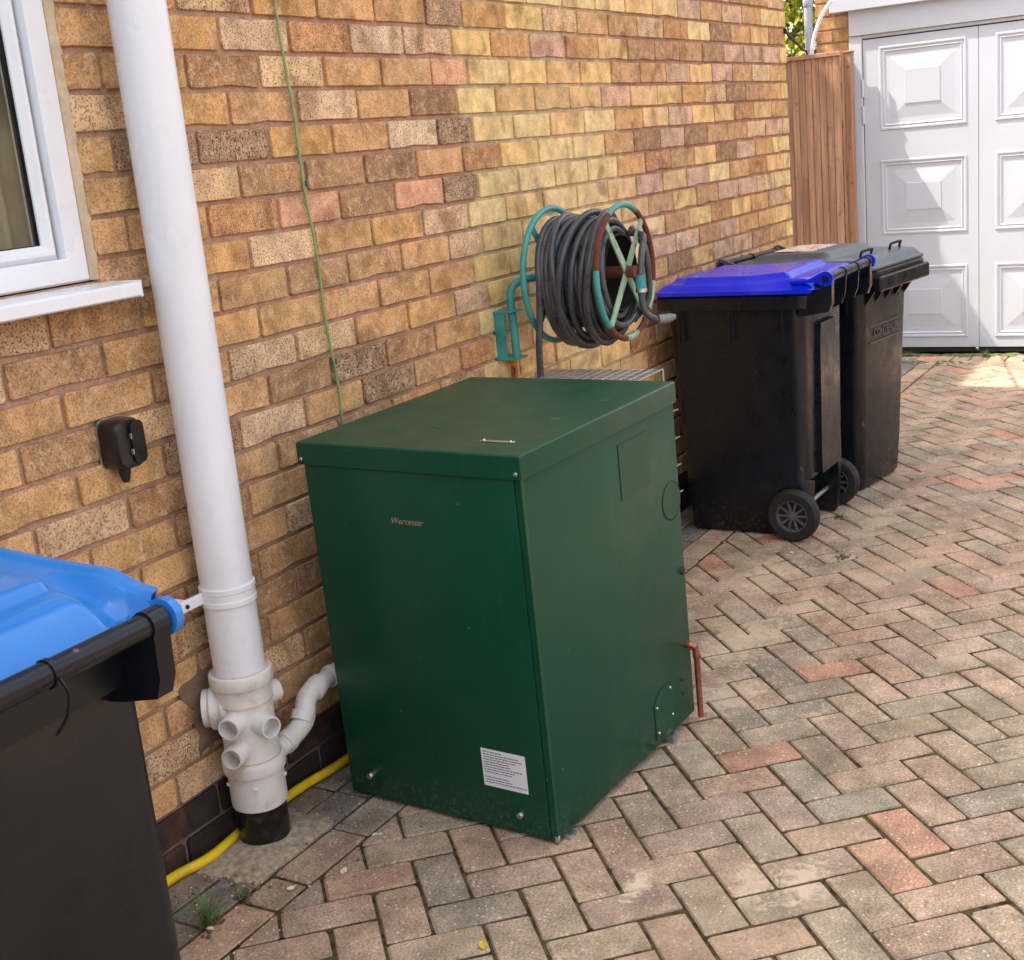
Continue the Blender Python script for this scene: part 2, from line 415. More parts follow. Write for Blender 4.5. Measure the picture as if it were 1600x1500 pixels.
# occluders used only to rank which bricks and pavers show most
OCC = [((0.01, -0.70, G), (0.70, -0.13, -0.89)), ((2.06, -0.66, G), (2.53, -0.07, -0.83)), ((2.64, -0.72, G), (3.1, -0.1, -0.82)),
       ((-1.5, -0.78, G), (-1.02, -0.2, -0.85)), ((-0.25, -0.13, G), (-0.14, -0.02, 1.0))]
def hidden(P):
    P = Vector(P); d = P - CAMP
    for lo, hi in OCC:
        t0, t1 = 0.0, 0.995
        for k in range(3):
            if abs(d[k]) < 1e-9: continue
            a = (lo[k] - CAMP[k]) / d[k]; b = (hi[k] - CAMP[k]) / d[k]
            t0 = max(t0, min(a, b)); t1 = min(t1, max(a, b))
        if t0 < t1: return True
    return False

def px_area(quad):
    Q = [proj(q) for q in quad]
    if any(q is None for q in Q): return 0
    c = (sum(q[0] for q in Q) / len(Q), sum(q[1] for q in Q) / len(Q))
    if not (-30 < c[0] < 1630 and -25 < c[1] < 1525): return 0
    ar = abs(sum(Q[i][0] * Q[(i + 1) % len(Q)][1] - Q[(i + 1) % len(Q)][0] * Q[i][1] for i in range(len(Q)))) / 2
    m = sum((Vector(q) for q in quad), Vector()) / len(quad)
    tests = [m] + [m.lerp(Vector(q), 0.75) for q in quad]
    vis = sum(0 if hidden(t) else 1 for t in tests) / len(tests)
    return ar * vis

def paint(me, rgba):
    a = me.color_attributes.new('bcol', 'FLOAT_COLOR', 'POINT')
    a.data.foreach_set('color', list(rgba) * len(me.vertices))

def join_pieces(name, items, mat, parent, **props):
    """items: (mesh verts list, faces list, rgba)"""
    V, F, Cc = [], [], []
    for vs, fs, col in items:
        o = len(V); V += vs; F += [tuple(i + o for i in f) for f in fs]; Cc += list(col) * len(vs)
    me = bpy.data.meshes.new(name); me.from_pydata(V, [], F); me.update()
    a = me.color_attributes.new('bcol', 'FLOAT_COLOR', 'POINT'); a.data.foreach_set('color', Cc)
    me.materials.append(MAT[mat])
    o = bpy.data.objects.new(name, me); C.objects.link(o)
    if parent: o.parent = parent
    for k, v in props.items(): o[k] = v
    return o

# ------------------------------------------------------------------ brick pieces
PAL = {'T': (190, 142, 90, .35), 'O': (196, 144, 80, .3), 'B': (152, 110, 74, .4), 'G': (130, 94, 66, .45), 'D': (136, 110, 90, .9),
       'P': (208, 174, 136, .6), 'W': (216, 192, 164, .62), 'K': (210, 148, 120, .3), 'R': (168, 112, 66, .5), 'Y': (216, 176, 106, .12),
       'L': (214, 186, 130, .12), 'M': (180, 148, 114, .8), 'E': (50, 46, 46, .3), 'Q': (204, 162, 108, .15), 'F': (196, 158, 136, .4)}
def bcol(code, rnd):
    r, g, b, a = PAL[code]; k = rnd.uniform(0.9, 1.1)
    if code != 'E':
        mr, mg, mb = (206, 168, 130) if code not in 'YLQ' else (222, 190, 138)
        r, g, b = r * .66 + mr * .34, g * .66 + mg * .34, b * .66 + mb * .34
    c = lin(r, g, b, k * (1.14 if code != 'E' else 1)); return (c[0] * rnd.uniform(.97, 1.03), c[1], c[2] * rnd.uniform(.94, 1.06), a)

def brick_geo(w, h, d, rnd):
    """front outline with knocked corners, chips and a worn arris; front at y=0, back at y=d"""
    a, c = w / 2, h / 2
    cut = lambda: rnd.uniform(0.002, 0.006) if rnd.random() < 0.86 else rnd.uniform(0.007, 0.013)
    j = lambda s=0.0009: rnd.uniform(-s, s)
    out = []
    mids = [(0, -c, 0, 1), (a, 0, -1, 0), (0, c, 0, -1), (-a, 0, 1, 0)]
    cs = [(a, -c), (a, c), (-a, c), (-a, -c)]
    for i in range(4):
        mx, mz, nx, nz = mids[i]; chip = rnd.uniform(0.003, 0.006) if rnd.random() < 0.2 else 0
        if nx == 0:
            for q in (-0.45, 0.1):
                t = (q + j(0.2)) * a * (1 if i == 0 else -1); dd = j(0.0014) + (chip if q > 0 else 0)
                out.append((t, mz + nz * abs(dd)))
        else: out.append((mx + nx * abs(j(0.0012)), j(0.01)))
        x, z = cs[i]; k1, k2 = cut(), cut()
        sx, sz = (1 if x > 0 else -1), (1 if z > 0 else -1)
        if i in (0, 2): out += [(x - sx * k1, z - 0), (x, z - sz * k2)]
        else: out += [(x, z - sz * k1), (x - sx * k2, z)]
    n = len(out); V, F = [], []
    ins = 0.0011
    for (x, z) in out: V.append((x - ins * (1 if x > 0 else -1) * min(1, abs(x) / (a * .5)), rnd.uniform(-0.0004, 0.0004), z - ins * (1 if z > 0 else -1) * min(1, abs(z) / (c * .6))))
    for (x, z) in out: V.append((x, 0.0013, z))
    for (x, z) in out: V.append((x, d, z))
    F.append(tuple(range(n)))
    for r0 in (0, n):
        for k in range(n): F.append((r0 + k, r0 + n + k, r0 + n + (k + 1) % n, r0 + (k + 1) % n))
    return V, F

def geo_mesh(name, V, F, mat):
    me = bpy.data.meshes.new(name); me.from_pydata(V, [], F); me.update(); paint(me, (1, 1, 1, 1)); me.materials.append(MAT[mat]); return me

BCACHE = {}
def brick_variant(w, rnd):
    key = round(w * 200) / 200
    L = BCACHE.setdefault(key, [])
    lim = 14 if abs(key - 0.215) < 0.003 else 3
    if len(L) < lim:
        V, F = brick_geo(w, 0.065, 0.05, rnd); L.append((V, F, None)); return len(L) - 1, key
    return rnd.randrange(len(L)), key
def brick_mesh(key, i):
    V, F, me = BCACHE[key][i]
    if me is None: me = geo_mesh("brick", V, F, 'brick'); BCACHE[key][i] = (V, F, me)
    return me

# ================================================================== SETTING
gr = obj("ground", add_box(B(), -60, 120, -80, 80, G - 0.5, G - 0.03), 'tarmac', kind='structure')

# ---- driveway with herringbone block paving
drive = obj("driveway", add_box(B(), -5.0, 5.63, -6.0, -0.0, G - 0.029, G - 0.0046), 'joint', kind='structure')
PPAL = [((160, 143, 122), 28), ((166, 145, 122), 32), ((169, 143, 121), 30), ((174, 142, 120), 18), ((182, 136, 112), 6), ((154, 141, 122), 14), ((167, 142, 124), 14)]
def pcol(rnd):
    t = rnd.uniform(0, sum(w_ for _, w_ in PPAL)); 
    for c, w_ in PPAL:
        t -= w_
        if t <= 0: break
    k = rnd.uniform(0.92, 1.1); return lin(*c, k)
def clip(poly, nx, ny, d):
    out = []
    for i in range(len(poly)):
        p, q = poly[i], poly[(i + 1) % len(poly)]
        a, b = nx * p[0] + ny * p[1] - d, nx * q[0] + ny * q[1] - d
        if a <= 0: out.append(p)
        if (a < 0 < b) or (b < 0 < a):
            t = a / (a - b); out.append((p[0] + (q[0] - p[0]) * t, p[1] + (q[1] - p[1]) * t))
    return out
def area2(p): return sum(p[i][0] * p[(i + 1) % len(p)][1] - p[(i + 1) % len(p)][0] * p[i][1] for i in range(len(p))) / 2
def inset(poly, d):
    """move each edge inwards by d (convex, counter-clockwise)"""
    for i in range(len(poly)):
        p, q = poly[i], poly[(i + 1) % len(poly)]
    out = list(poly)
    for i in range(len(poly)):
        p, q = poly[i], poly[(i + 1) % len(poly)]
        dx, dy = q[0] - p[0], q[1] - p[1]; l = math.hypot(dx, dy)
        if l < 1e-6: continue
        nx, ny = dy / l, -dx / l
        out = clip(out, nx, ny, nx * p[0] + ny * p[1] - d)
        if len(out) < 3: return []
    res = []
    for p in out:
        if not res or math.hypot(p[0] - res[-1][0], p[1] - res[-1][1]) > 4e-4: res.append(p)
    return res
def soften(poly, r, rnd):
    out = []; n = len(poly)
    for i in range(n):
        p, a, b = poly[i], poly[i - 1], poly[(i + 1) % n]
        for q in (a, b):
            l = math.hypot(q[0] - p[0], q[1] - p[1]); t = min(0.4, (rnd.uniform(.6, 1.6) if rnd.random() < .88 else rnd.uniform(2.5, 4.5)) * r / max(l, 1e-6))
            out.append((p[0] + (q[0] - p[0]) * t, p[1] + (q[1] - p[1]) * t))
    return out
def paver_geo(poly, rnd):
    """polygon around its own centre -> chamfered block, top at z=0"""
    o = [(x + rnd.uniform(-.0007, .0007), y + rnd.uniform(-.0007, .0007)) for x, y in soften(poly, 0.003, rnd)]; n = len(o)
    V, F = [], []
    for x, y in o:
        l = math.hypot(x, y); k = max(0.3, (l - 0.006) / l) if l > 1e-6 else 1
        V.append((x * k, y * k, rnd.uniform(-0.0005, 0.0004)))
    V += [(x, y, -0.0036) for x, y in o] + [(x, y, -0.022) for x, y in o]
    F.append(tuple(range(n)))
    for r0 in (0, n):
        for k in range(n): F.append((r0 + k, r0 + n + k, r0 + n + (k + 1) % n, r0 + (k + 1) % n))
    return V, F

rp = random.Random(21)
UN = 0.0918; JT = 0.0033
TH = math.radians(-47); e1 = Vector((math.cos(TH), math.sin(TH))); e2 = Vector((-math.sin(TH), math.cos(TH)))
ORG = Vector((0.25, -1.19)) - e1 * UN * 1.0 - e2 * UN * 0.5
XG = 5.42                      # the herringbone stops at a header course before the garage
pavers = []                    # (polygon world, full?, axis)
def add_paver(poly, kind):
    pavers.append((poly, kind))
for i in range(-90, 110):
    for j_ in range(-110, 110):
        r = (i - j_) % 4
        if r not in (0, 3): continue
        wx, wy = (2, 1) if r == 0 else (1, 2)
        q = []
        for (a, b) in ((0, 0), (wx, 0), (wx, wy), (0, wy)):
            p = ORG + e1 * UN * (i + a) + e2 * UN * (j_ + b); q.append((p.x, p.y))
        cx = sum(p[0] for p in q) / 4; cy = sum(p[1] for p in q) / 4
        if cx < -2.4 or cx > XG + .2 or cy > -0.15 or cy < -3.2: continue
        c = clip(clip(q, 0, 1, -0.288), 1, 0, XG)
        if len(c) < 3 or abs(area2(c)) < 0.0004: continue
        full = abs(abs(area2(c)) - 2 * UN * UN) < 1e-6
        add_paver(c, ('H' if r == 0 else 'V') if full else 'cut')
# border course and the strip against the wall
x = -2.4
while x < XG:
    l = 0.2 if rp.random() > 0.12 else 0.1
    add_paver([(x, -0.287), (x + l, -0.287), (x + l, -0.190), (x, -0.190)], 'cut'); x += l
x = -2.4
while x < XG:
    l = rp.choice((0.2, 0.2, 0.14)); 
    if not (-0.36 < x + l / 2 < -0.09):
        add_paver([(x, -0.189), (x + l, -0.189), (x + l, -0.094), (x, -0.094)], 'strip')
        add_paver([(x, -0.093), (x + l, -0.093), (x + l, -0.004), (x, -0.004)], 'strip')
    x += l
y = -3.2
while y < -0.01:
    add_paver([(XG + .001, y), (XG + .205, y), (XG + .205, y + .098), (XG + .001, y + .098)], 'cut'); y += 0.0985
ranked = []
for poly, kind in pavers:
    q3 = [(p[0], p[1], G) for p in poly]
    ranked.append((px_area(q3), poly, kind))
ranked.sort(key=lambda t: -t[0])
PC = {}
joined = []
for idx, (ar, poly, kind) in enumerate(ranked):
    cx = sum(p[0] for p in poly) / len(poly); cy = sum(p[1] for p in poly) / len(poly)
    loc = [(p[0] - cx, p[1] - cy) for p in poly]
    if area2(loc) < 0: loc = loc[::-1]
    ins_ = inset(loc, JT)
    if len(ins_) < 3: continue
    dz = rp.uniform(-0.0022, 0.0014); tx, ty = rp.gauss(0, 0.009), rp.gauss(0, 0.009)
    col = lin(*rp.choice(((112, 112, 106), (120, 116, 106), (126, 112, 98))), 1) if kind == 'strip' else pcol(rp)
    individual = idx < 300 and ar > 0
    if individual:
        if kind in 'HV':
            L = PC.setdefault(kind, [])
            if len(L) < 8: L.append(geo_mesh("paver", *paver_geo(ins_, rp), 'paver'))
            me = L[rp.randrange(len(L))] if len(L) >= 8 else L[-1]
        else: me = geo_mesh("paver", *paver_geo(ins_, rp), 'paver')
        o = bpy.data.objects.new("paver", me); C.objects.link(o); o.parent = drive
        o.location = (cx, cy, G + dz); o.rotation_euler = (tx, ty, rp.gauss(0, 0.006)); o.color = (col[0], col[1], col[2], 1)
    else:
        V, F = paver_geo(ins_, rp)
        joined.append(([(v[0] + cx, v[1] + cy, v[2] + G + dz - tx * v[1] + ty * v[0]) for v in V], F, (col[0], col[1], col[2], 1)))
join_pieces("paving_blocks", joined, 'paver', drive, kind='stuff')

# ---- concrete haunching round the drain, flat on the strip
bm = B(); rr = random.Random(4); P = []
for k in range(40):
    a = 2 * math.pi * k / 40
    x_, y_ = 0.155 * math.cos(a), 0.092 * math.sin(a)
    s = 1.0 / max(abs(x_) / 0.14, abs(y_) / 0.09, 0.8)
    P.append((-0.21 + x_ * s * rr.uniform(.95, 1.05), -0.098 + y_ * s * rr.uniform(.95, 1.03)))
add_loft(bm, [[(x_, y_, G - 0.02) for x_, y_ in P], [(x_, y_, G + 0.001) for x_, y_ in P],
              [(-0.21 + (x_ + 0.21) * .8, -0.098 + (y_ + .098) * .8, G + 0.005 + rr.uniform(0, .003)) for x_, y_ in P],
              [(-0.20 + (x_ + 0.21) * .45, -0.09 + (y_ + .098) * .45, G + 0.016) for x_, y_ in P]], cap0=False)
obj("concrete_collar", bm, 'concrete', drive, smooth=60)

# ================================================================== HOUSE
house = thing("house", "tan and yellow brick house side wall with white framed window", "house", (0, 0, G))
def hz(o): o.location.z -= G; return o          # geometry below is written in world heights
WX0, WX1, WZ0, WZ1 = -1.6, -0.312, -0.497, 0.78   # window opening
EX = 3.782                                        # end of the wall
bm = B()
for a in ((-4, WX0, G - .3, 1.2), (WX1, EX - .004, G - .3, 1.2), (WX0, WX1, G - .3, WZ0), (WX0, WX1, WZ1, 1.2)):
    add_box(bm, a[0], a[1], 0.0085, 0.24, a[2], a[3])
wall = hz(obj("wall", bm, 'mortar', house))
LAY = {0: "OMOTTD", 1: "OPRWP", 2: "TBPTTK", 3: "OTPTG", 4: "DDOTWD", 5: "PBBGT", 6: "TRKBKD", 7: "OPTOP", 8: "TTBTTP",
       9: "OTTTT", 10: "BPPTOF", 11: "TBDBT", 12: "DPTDTR", 13: "TTBTM", 14: "BTTBTT", 15: "TPTBT", 16: "BTMTTB"}
PATCH = {0: "OYPTT", 1: "YOFTQ", 2: "LYQYT", 3: "LQQQF", 4: "LLQLO", 5: "RYLLT", 6: "LLLLO", 7: "LYLLQ", 8: "YLLYQ", 9: "YLLYL", 10: "YLYLY", 11: "LYLYL"}
rb = random.Random(33)
bricks = []
def put(x0, x1, k, code):
    # cut at the window and the ends
    z0 = -0.075 * k; zc = z0 + 0.0325
    segs = [(x0, x1)]
    if z0 + 0.06 > WZ0 and z0 < WZ1:
        segs2 = []
        for a, b in segs:
            if b <= WX0 or a >= WX1: segs2.append((a, b))
            else:
                if a < WX0: segs2.append((a, WX0))
                if b > WX1: segs2.append((WX1, b))
        segs = segs2
    for a, b in segs:
        b = min(b, EX)
        if b - a < 0.02: continue
        bricks.append(((a + b) / 2, zc, b - a, code))
for k in range(-15, 24):
    odd = k % 2
    lay = LAY.get(k, ""); pat = PATCH.get(k, "")
    base = 0.1125 if odd else 0.0
    for n_ in range(-19, 5):
        x0 = base + n_ * 0.225 + 0.005; x1 = x0 + 0.215
        if x0 > (0.95 if odd else 0.85): continue
        if k >= 22: code = 'E'
        elif 0 <= n_ + 1 < len(lay) and n_ + 1 < 5: code = lay[n_ + 1]
        elif n_ < -1 and k > 6: code = rb.choice("TTBTTBMGTP")
        else: code = rb.choice("TTTBBPMOTTGDP")
        put(x0, x1, k, code)
    if not odd:
        put(0.905, 1.071, k, 'E' if k >= 22 else (lay[5] if len(lay) > 5 else rb.choice("DPBTM")))
    start = [(1.0175, 1.2105)] if odd else []
    x0 = 1.2205 if odd else 1.083
    while x0 < EX - 0.03:
        start.append((x0, min(x0 + 0.215, EX))); x0 += 0.225
    for i, (a, b) in enumerate(start):
        if k >= 22: code = 'E'
        elif i < len(pat) and i < 5: code = pat[i]
        elif a < 1.93: code = rb.choice("YLYLQLYQO")
        else: code = rb.choice("TTQFFPOTQFBYTLGR")
        if b - a < 0.12 and a > 3.5: code = rb.choice("LYP")
        put(a, b, k, code)
rank = []
for (cx, cz, w_, code) in bricks:
    h_ = 0.0325
    rank.append((px_area([(cx - w_ / 2, 0, cz - h_), (cx + w_ / 2, 0, cz - h_), (cx + w_ / 2, 0, cz + h_), (cx - w_ / 2, 0, cz + h_)]), cx, cz, w_, code))
rank.sort(key=lambda t: -t[0])
joined = []
for idx, (ar, cx, cz, w_, code) in enumerate(rank):
    vi, key = brick_variant(w_, rb); col = bcol(code, rb)
    dy = rb.uniform(-0.0016, 0.0014); flip = rb.random() < .5
    V, F, _ = BCACHE[key][vi]
    sx = w_ / max(v[0] for v in V) / 2 * 0.995
    if idx < 300 and ar > 0:
        o = bpy.data.objects.new("brick", brick_mesh(key, vi)); C.objects.link(o); o.parent = wall
        o.location = (cx, dy, cz + rb.uniform(-.001, .001)); o.scale = (sx, 1, 1)
        o.rotation_euler = (rb.gauss(0, .004), 0 if not flip else math.pi, rb.gauss(0, .002))
        if flip: o.rotation_euler = (0, rb.gauss(0, .003), 0)
        o.color = col
    else:
        joined.append(([(v[0] * sx + cx, v[1] + dy, v[2] + cz) for v in V], F, col))
join_pieces("brick_courses", joined, 'brick', wall, kind='stuff')
# return wall, added wing, roof: out of the picture, they shade the drive
bm = B(); add_box(bm, EX - .25, EX - .002, 0.2401, 7.0, G - .3, 1.2); add_box(bm, -4, -3.76, 0.2401, 7.0, G - .3, 1.2); add_box(bm, -3.7599, EX - .2501, 6.76, 7.0, G - .3, 1.2)
hz(obj("return_wall", bm, 'mortar', house))
bm = B(); add_prism(bm, [(-0.3, 1.21), (-0.3, 1.31), (3.5, 2.95), (7.3, 1.31), (7.3, 1.21)], 'X', -4.3, 3.90)
hz(obj("roof", bm, 'roof', house))
bm = B(); add_box(bm, 0.5, 5.35, 2.6, 6.7, G - .3, 3.87); hz(obj("shadow_wing", bm, 'mortar', house))  # unseen wing added to cast the diagonal shadow on the garage door
bm = B(); add_box(bm, 0.4, 5.45, 2.52, 6.8, 3.871, 3.92); hz(obj("shadow_wing_roof", bm, 'roof', house))

# ---- window
wf = B()
def frame_rect(bm, x0, x1, z0, z1, wd, y0, y1, bev=0.004):
    o = [(x0, z0), (x1, z0), (x1, z1), (x0, z1)]; i = [(x0 + wd, z0 + wd), (x1 - wd, z0 + wd), (x1 - wd, z1 - wd), (x0 + wd, z1 - wd)]
    def ring(P, y): return [bm.verts.new((p[0], y, p[1])) for p in P]
    sh = lambda P, s: [(p[0] + s * (1 if k in (0, 3) else -1), p[1] + s * (1 if k in (0, 1) else -1)) for k, p in enumerate(P)]
    R = [ring(o, y1), ring(o, y0 + bev), ring(sh(o, bev), y0), ring(sh(i, -bev), y0), ring(i, y0 + bev), ring(i, y1)]
    for a in range(6):
        A, Bb = R[a], R[(a + 1) % 6]
        for k in range(4): bm.faces.new((A[k], A[(k + 1) % 4], Bb[(k + 1) % 4], Bb[k]))
frame_rect(wf, WX0 + .01, WX1 - .006, WZ0 + .003, WZ1, 0.046, 0.018, 0.075)
win = hz(obj("window", wf, 'upvc', house))
bm = B(); frame_rect(bm, WX0 + .054, WX1 - .056, WZ0 + .047, WZ1 - .046, 0.030, 0.030, 0.07, 0.012); obj("sash", bm, 'upvc', win)
bm = B(); add_box(bm, WX0 + .08, WX1 - .082, 0.050, 0.056, WZ0 + .073, WZ1 - .07); obj("pane", bm, 'glass', win)
bm = B(); add_box(bm, WX0 + .08, WX1 - .0862, 0.0490, 0.0645, WZ0 + .0735, WZ0 + .0785); add_box(bm, WX1 - .0862, WX1 - .0822, 0.046, 0.0645, WZ0 + .0735, WZ1 - .0735); obj("gasket", bm, 'rubber', win)
bm = B()
add_prism(bm, [(0.07, -0.4985), (0.018, -0.4990), (-0.064, -0.5035), (-0.070, -0.508), (-0.070, -0.528), (-0.066, -0.531), (0.07, -0.5305)], 'X', WX0 - .1, -0.283)
obj("sill", bm, 'upvc', win)
bm = B(); add_box(bm, -0.2829, -0.2785, -0.0715, -0.001, -0.5325, -0.5005, 0.0015); obj("sill_end_cap", bm, 'upvc', win)
bm = B(); rs = random.Random(3); pts = []
for z in [WZ0 + .004 + t * 0.022 for t in range(58)]: pts.append((z, rs.uniform(-0.002, 0.003), rs.uniform(-.002, .002)))
L = []
for z, a, b_ in pts: L.append([(WX1 - .0075, 0.017 + b_ * .5, z), (WX1 - .002 + a * .4, 0.002 + a * .6, z), (WX1 + .003 + a * .6, 0.003 + b_ * .3, z), (WX1 + .003, 0.03, z), (WX1 - .0075, 0.03, z)])
add_loft(bm, L); obj("sealant", bm, 'seal', win)
bm = B(); L0 = []
nC = 160
va = [bm.verts.new((-1.55 + 1.24 * k / nC, 0.105 + 0.012 * math.sin(k * 0.9) + 0.006 * math.sin(k * .37), WZ0 - .02)) for k in range(nC + 1)]
vb = [bm.verts.new((v.co.x, v.co.y, WZ1 + .02)) for v in va]
for k in range(nC): bm.faces.new((va[k], va[k + 1], vb[k + 1], vb[k]))
obj("curtain", bm, 'curtain', win, smooth=80)
bm = B(); add_box(bm, -1.9, 0.3, 1.4, 1.45, G, 1.2); obj("room_back", bm, 'dark', win)

# ---- cement smear beside the drain
bm = B(); rr = random.Random(9)
P = [(-0.293, -1.338), (-0.25, -1.325), (-0.20, -1.318), (-0.13, -1.31), (-0.12, -1.40), (-0.13, -1.47), (-0.18, -1.492), (-0.225, -1.482), (-0.262, -1.496), (-0.255, -1.455), (-0.268, -1.42), (-0.258, -1.395), (-0.282, -1.375)]
Q = []
for i in range(len(P)):
    a, b_ = P[i], P[(i + 1) % len(P)]
    for t in (0, .33, .66): Q.append((a[0] + (b_[0] - a[0]) * t + rr.uniform(-.004, .004), a[1] + (b_[1] - a[1]) * t + rr.uniform(-.004, .004)))
cx, cz = -0.2, -1.41
add_loft(bm, [[(x_, 0.004, z_) for x_, z_ in Q], [(x_, -0.0035, z_) for x_, z_ in Q], [(cx + (x_ - cx) * .85, -0.006 + rr.uniform(-.001, .001), cz + (z_ - cz) * .85) for x_, z_ in Q], [(cx + (x_ - cx) * .4, -0.0075, cz + (z_ - cz) * .4) for x_, z_ in Q]])
hz(obj("cement_patch", bm, 'cement', house, smooth=50))

# ================================================================== GARAGE
GX = 5.74
gar = thing("garage", "garage with white panelled door and white fascia boards", "garage", (GX, -0.6, G))
def gz(o): o.location = (-GX, 0.6, -G); return o
gw = gz(obj("wall", add_box(B(), GX + .041, 10.5, 0.272, 0.47, G - .2, 0.9), 'mortar', gar))
jb = []
for k in range(-12, 24):
    xs = []
    z0 = -0.075 * k + 0.02
    for (a, b_) in (((0.277, 0.365), (0.375, 0.47)) if k % 2 else ((0.277, 0.47),)):
        jb.append(((a + b_) / 2, z0 + .0325, b_ - a))
for cy, cz, w_ in jb:
    V, F = brick_geo(w_, 0.065, 0.05, rb); me = geo_mesh("brick", V, F, 'brick')
    o = bpy.data.objects.new("brick", me); C.objects.link(o); o.parent = gw
    o.location = (GX + .036 + rb.uniform(-.001, .001), cy, cz); o.rotation_euler = (0, 0, -math.pi / 2); o.color = bcol(rb.choice("OTQYRT"), rb)
bm = B(); add_box(bm, GX + .3, 10.5, -3.2, 0.2719, G - .2, G - .003); add_box(bm, 10.3, 10.5, -3.2, 0.2719, G, .9); add_box(bm, GX + .041, 10.5, -3.4, -3.2001, G - .2, .9); gz(obj("shell", bm, 'dark', gar))
gz(obj("roof", add_box(B(), GX - .02, 10.6, -3.5, 0.46, 0.621, 0.70), 'roof', gar))
gz(obj("fascia", add_box(B(), GX - .02, GX + .06, -3.3, 0.262, 0.112, 0.5, .003), 'white', gar))
gz(obj("bargeboard", add_box(B(), GX - .05, GX - .0205, -3.3, 0.362, 0.249, 0.62, .004), 'white', gar))
bm = B(); add_box(bm, GX - .01, GX + .09, 0.193, 0.266, G, 0.1115, .004); add_box(bm, GX - .006, GX + .09, -3.2, 0.1925, 0.092, 0.1112, .003); gz(obj("door_frame", bm, 'white', gar))
bm = B(); add_box(bm, GX + .004, GX + .012, -3.2, 0.190, 0.086, 0.0915); gz(obj("head_gap", bm, 'rubber', gar))
def door_panel(bm, y0, y1, z0, z1):
    """moulded raised panel facing -x; rings (inset, projection)"""
    cy, cz = (y0 + y1) / 2, (z0 + z1) / 2; hw, hh = (y1 - y0) / 2, (z1 - z0) / 2
    prof = [(0, 0), (.004, -.005), (.012, -.005), (.017, .001), (.024, .001), (.028, -.003), (.034, .003), (.062, .003)]
    R = []
    for ins_, d in prof: R.append((hw - ins_, hh - ins_, d))
    R += [(hw - .143, hh - .138, -.004), (hw - .1445, hh - .1395, -.0065), (0.02, 0.02, -.0065)]
    vs = []
    for a, c, d in R: vs.append([bm.verts.new((GX + d, cy + s * a, cz + t * c)) for s, t in ((-1, -1), (1, -1), (1, 1), (-1, 1))])
    for i in range(len(vs) - 1):
        for k in range(4): bm.faces.new((vs[i][k], vs[i][(k + 1) % 4], vs[i + 1][(k + 1) % 4], vs[i + 1][k]))
    bm.faces.new(vs[-1])
ZR = [(-1.632, -1.208), (-1.022, -0.592), (-0.425, 0.040)]
def leaf(y0, y1, py0, py1):
    bm = B(); ys = [y0, py0, py1, y1]; zs = [-1.69] + [v for r_ in ZR for v in r_] + [0.085]
    vt = [[bm.verts.new((GX, a, b_)) for b_ in zs] for a in ys]
    for i in range(3):
        for k in range(len(zs) - 1):
            if i == 1 and k % 2 == 1: continue
            bm.faces.new((vt[i][k], vt[i + 1][k], vt[i + 1][k + 1], vt[i][k + 1]))
    add_box(bm, GX + .028, GX + .04, y0 + .001, y1 - .001, -1.689, 0.084)
    for i, (a, b_, s) in enumerate(((y0, y0, 1), (y1, y1, 1))):
        q = [bm.verts.new((GX + d, a, z)) for d, z in ((0, -1.69), (.03, -1.69), (.03, 0.085), (0, .085))]; bm.faces.new(q)
    d = gz(obj("door_leaf", bm, 'white', gar))
    for z0, z1 in ZR:
        bm = B(); door_panel(bm, py0, py1, z0, z1); obj("door_panel", bm, 'white', d)
leaf(-0.4445, 0.188, -0.383, 0.1); leaf(-1.08, -0.4475, -1.018, -0.535); leaf(-1.716, -1.083, -1.654, -1.17)
for z in (-.18, -.33, -1.3):
    bm = B(); add_lathe(bm, [(.006, -.05), (.009, -.048), (.009, .048), (.006, .05)], 10, (GX - .008, 0.192, z)); gz(obj("hinge", bm, 'white', gar, smooth=40))
gz(obj("bottom_seal", add_box(B(), GX + .004, GX + .03, -3.2, 0.19, G - .004, -1.6905), 'rubber', gar))
gz(obj("bolt", add_box(B(), GX - .008, GX + .003, -.446, -.428, G + .004, -1.693, .002), 'steel', gar))

# ---- fence beside the garage
fen = thing("fence", "brown timber board fence with cap rail beside garage", "fence", (5.55, 0.6, G))
def fz(o): o.location = (-5.55, -0.6, -G); return o
y = 0.268
while y < 1.5:
    wd = 0.040 if y < .6 else 0.09
    bm = B(); add_prism(bm, [(0.0, y), (-0.010, y + .002), (-0.016, y + wd - .004), (-0.014, y + wd - .001), (0.0, y + wd - .001)], 'Z', G + .02, 0.008)
    fz_o = fz(obj("board", bm, 'wood', fen)); fz_o.location.x += 5.55; y += wd
bm = B(); add_box(bm, 5.527, 5.575, 0.262, 1.5, 0.0085, 0.032, .002); fz(obj("cap_rail", bm, 'wood', fen))
bm = B(); add_box(bm, 5.5502, 5.585, 0.262, 1.5, -.35, -.25); add_box(bm, 5.5502, 5.585, .262, 1.5, -1.4, -1.3); fz(obj("rail", bm, 'wood', fen))
tp = thing("timber_post", "reddish brown timber post between board fence and garage door", "post", (5.66, 0.24, G))
bm = B(); add_box(bm, -.08, .072, .028, .0305, 0.0, 1.738); add_box(bm, -.03, .03, -.012, 0.0278, 0.0, 1.738, .003); obj("upright", bm, 'wood', tp)
bm = B(); add_box(bm, -.035, .035, -.0155, 0.031, 1.7381, 1.748, .002); obj("post_cap", bm, 'wood', tp)
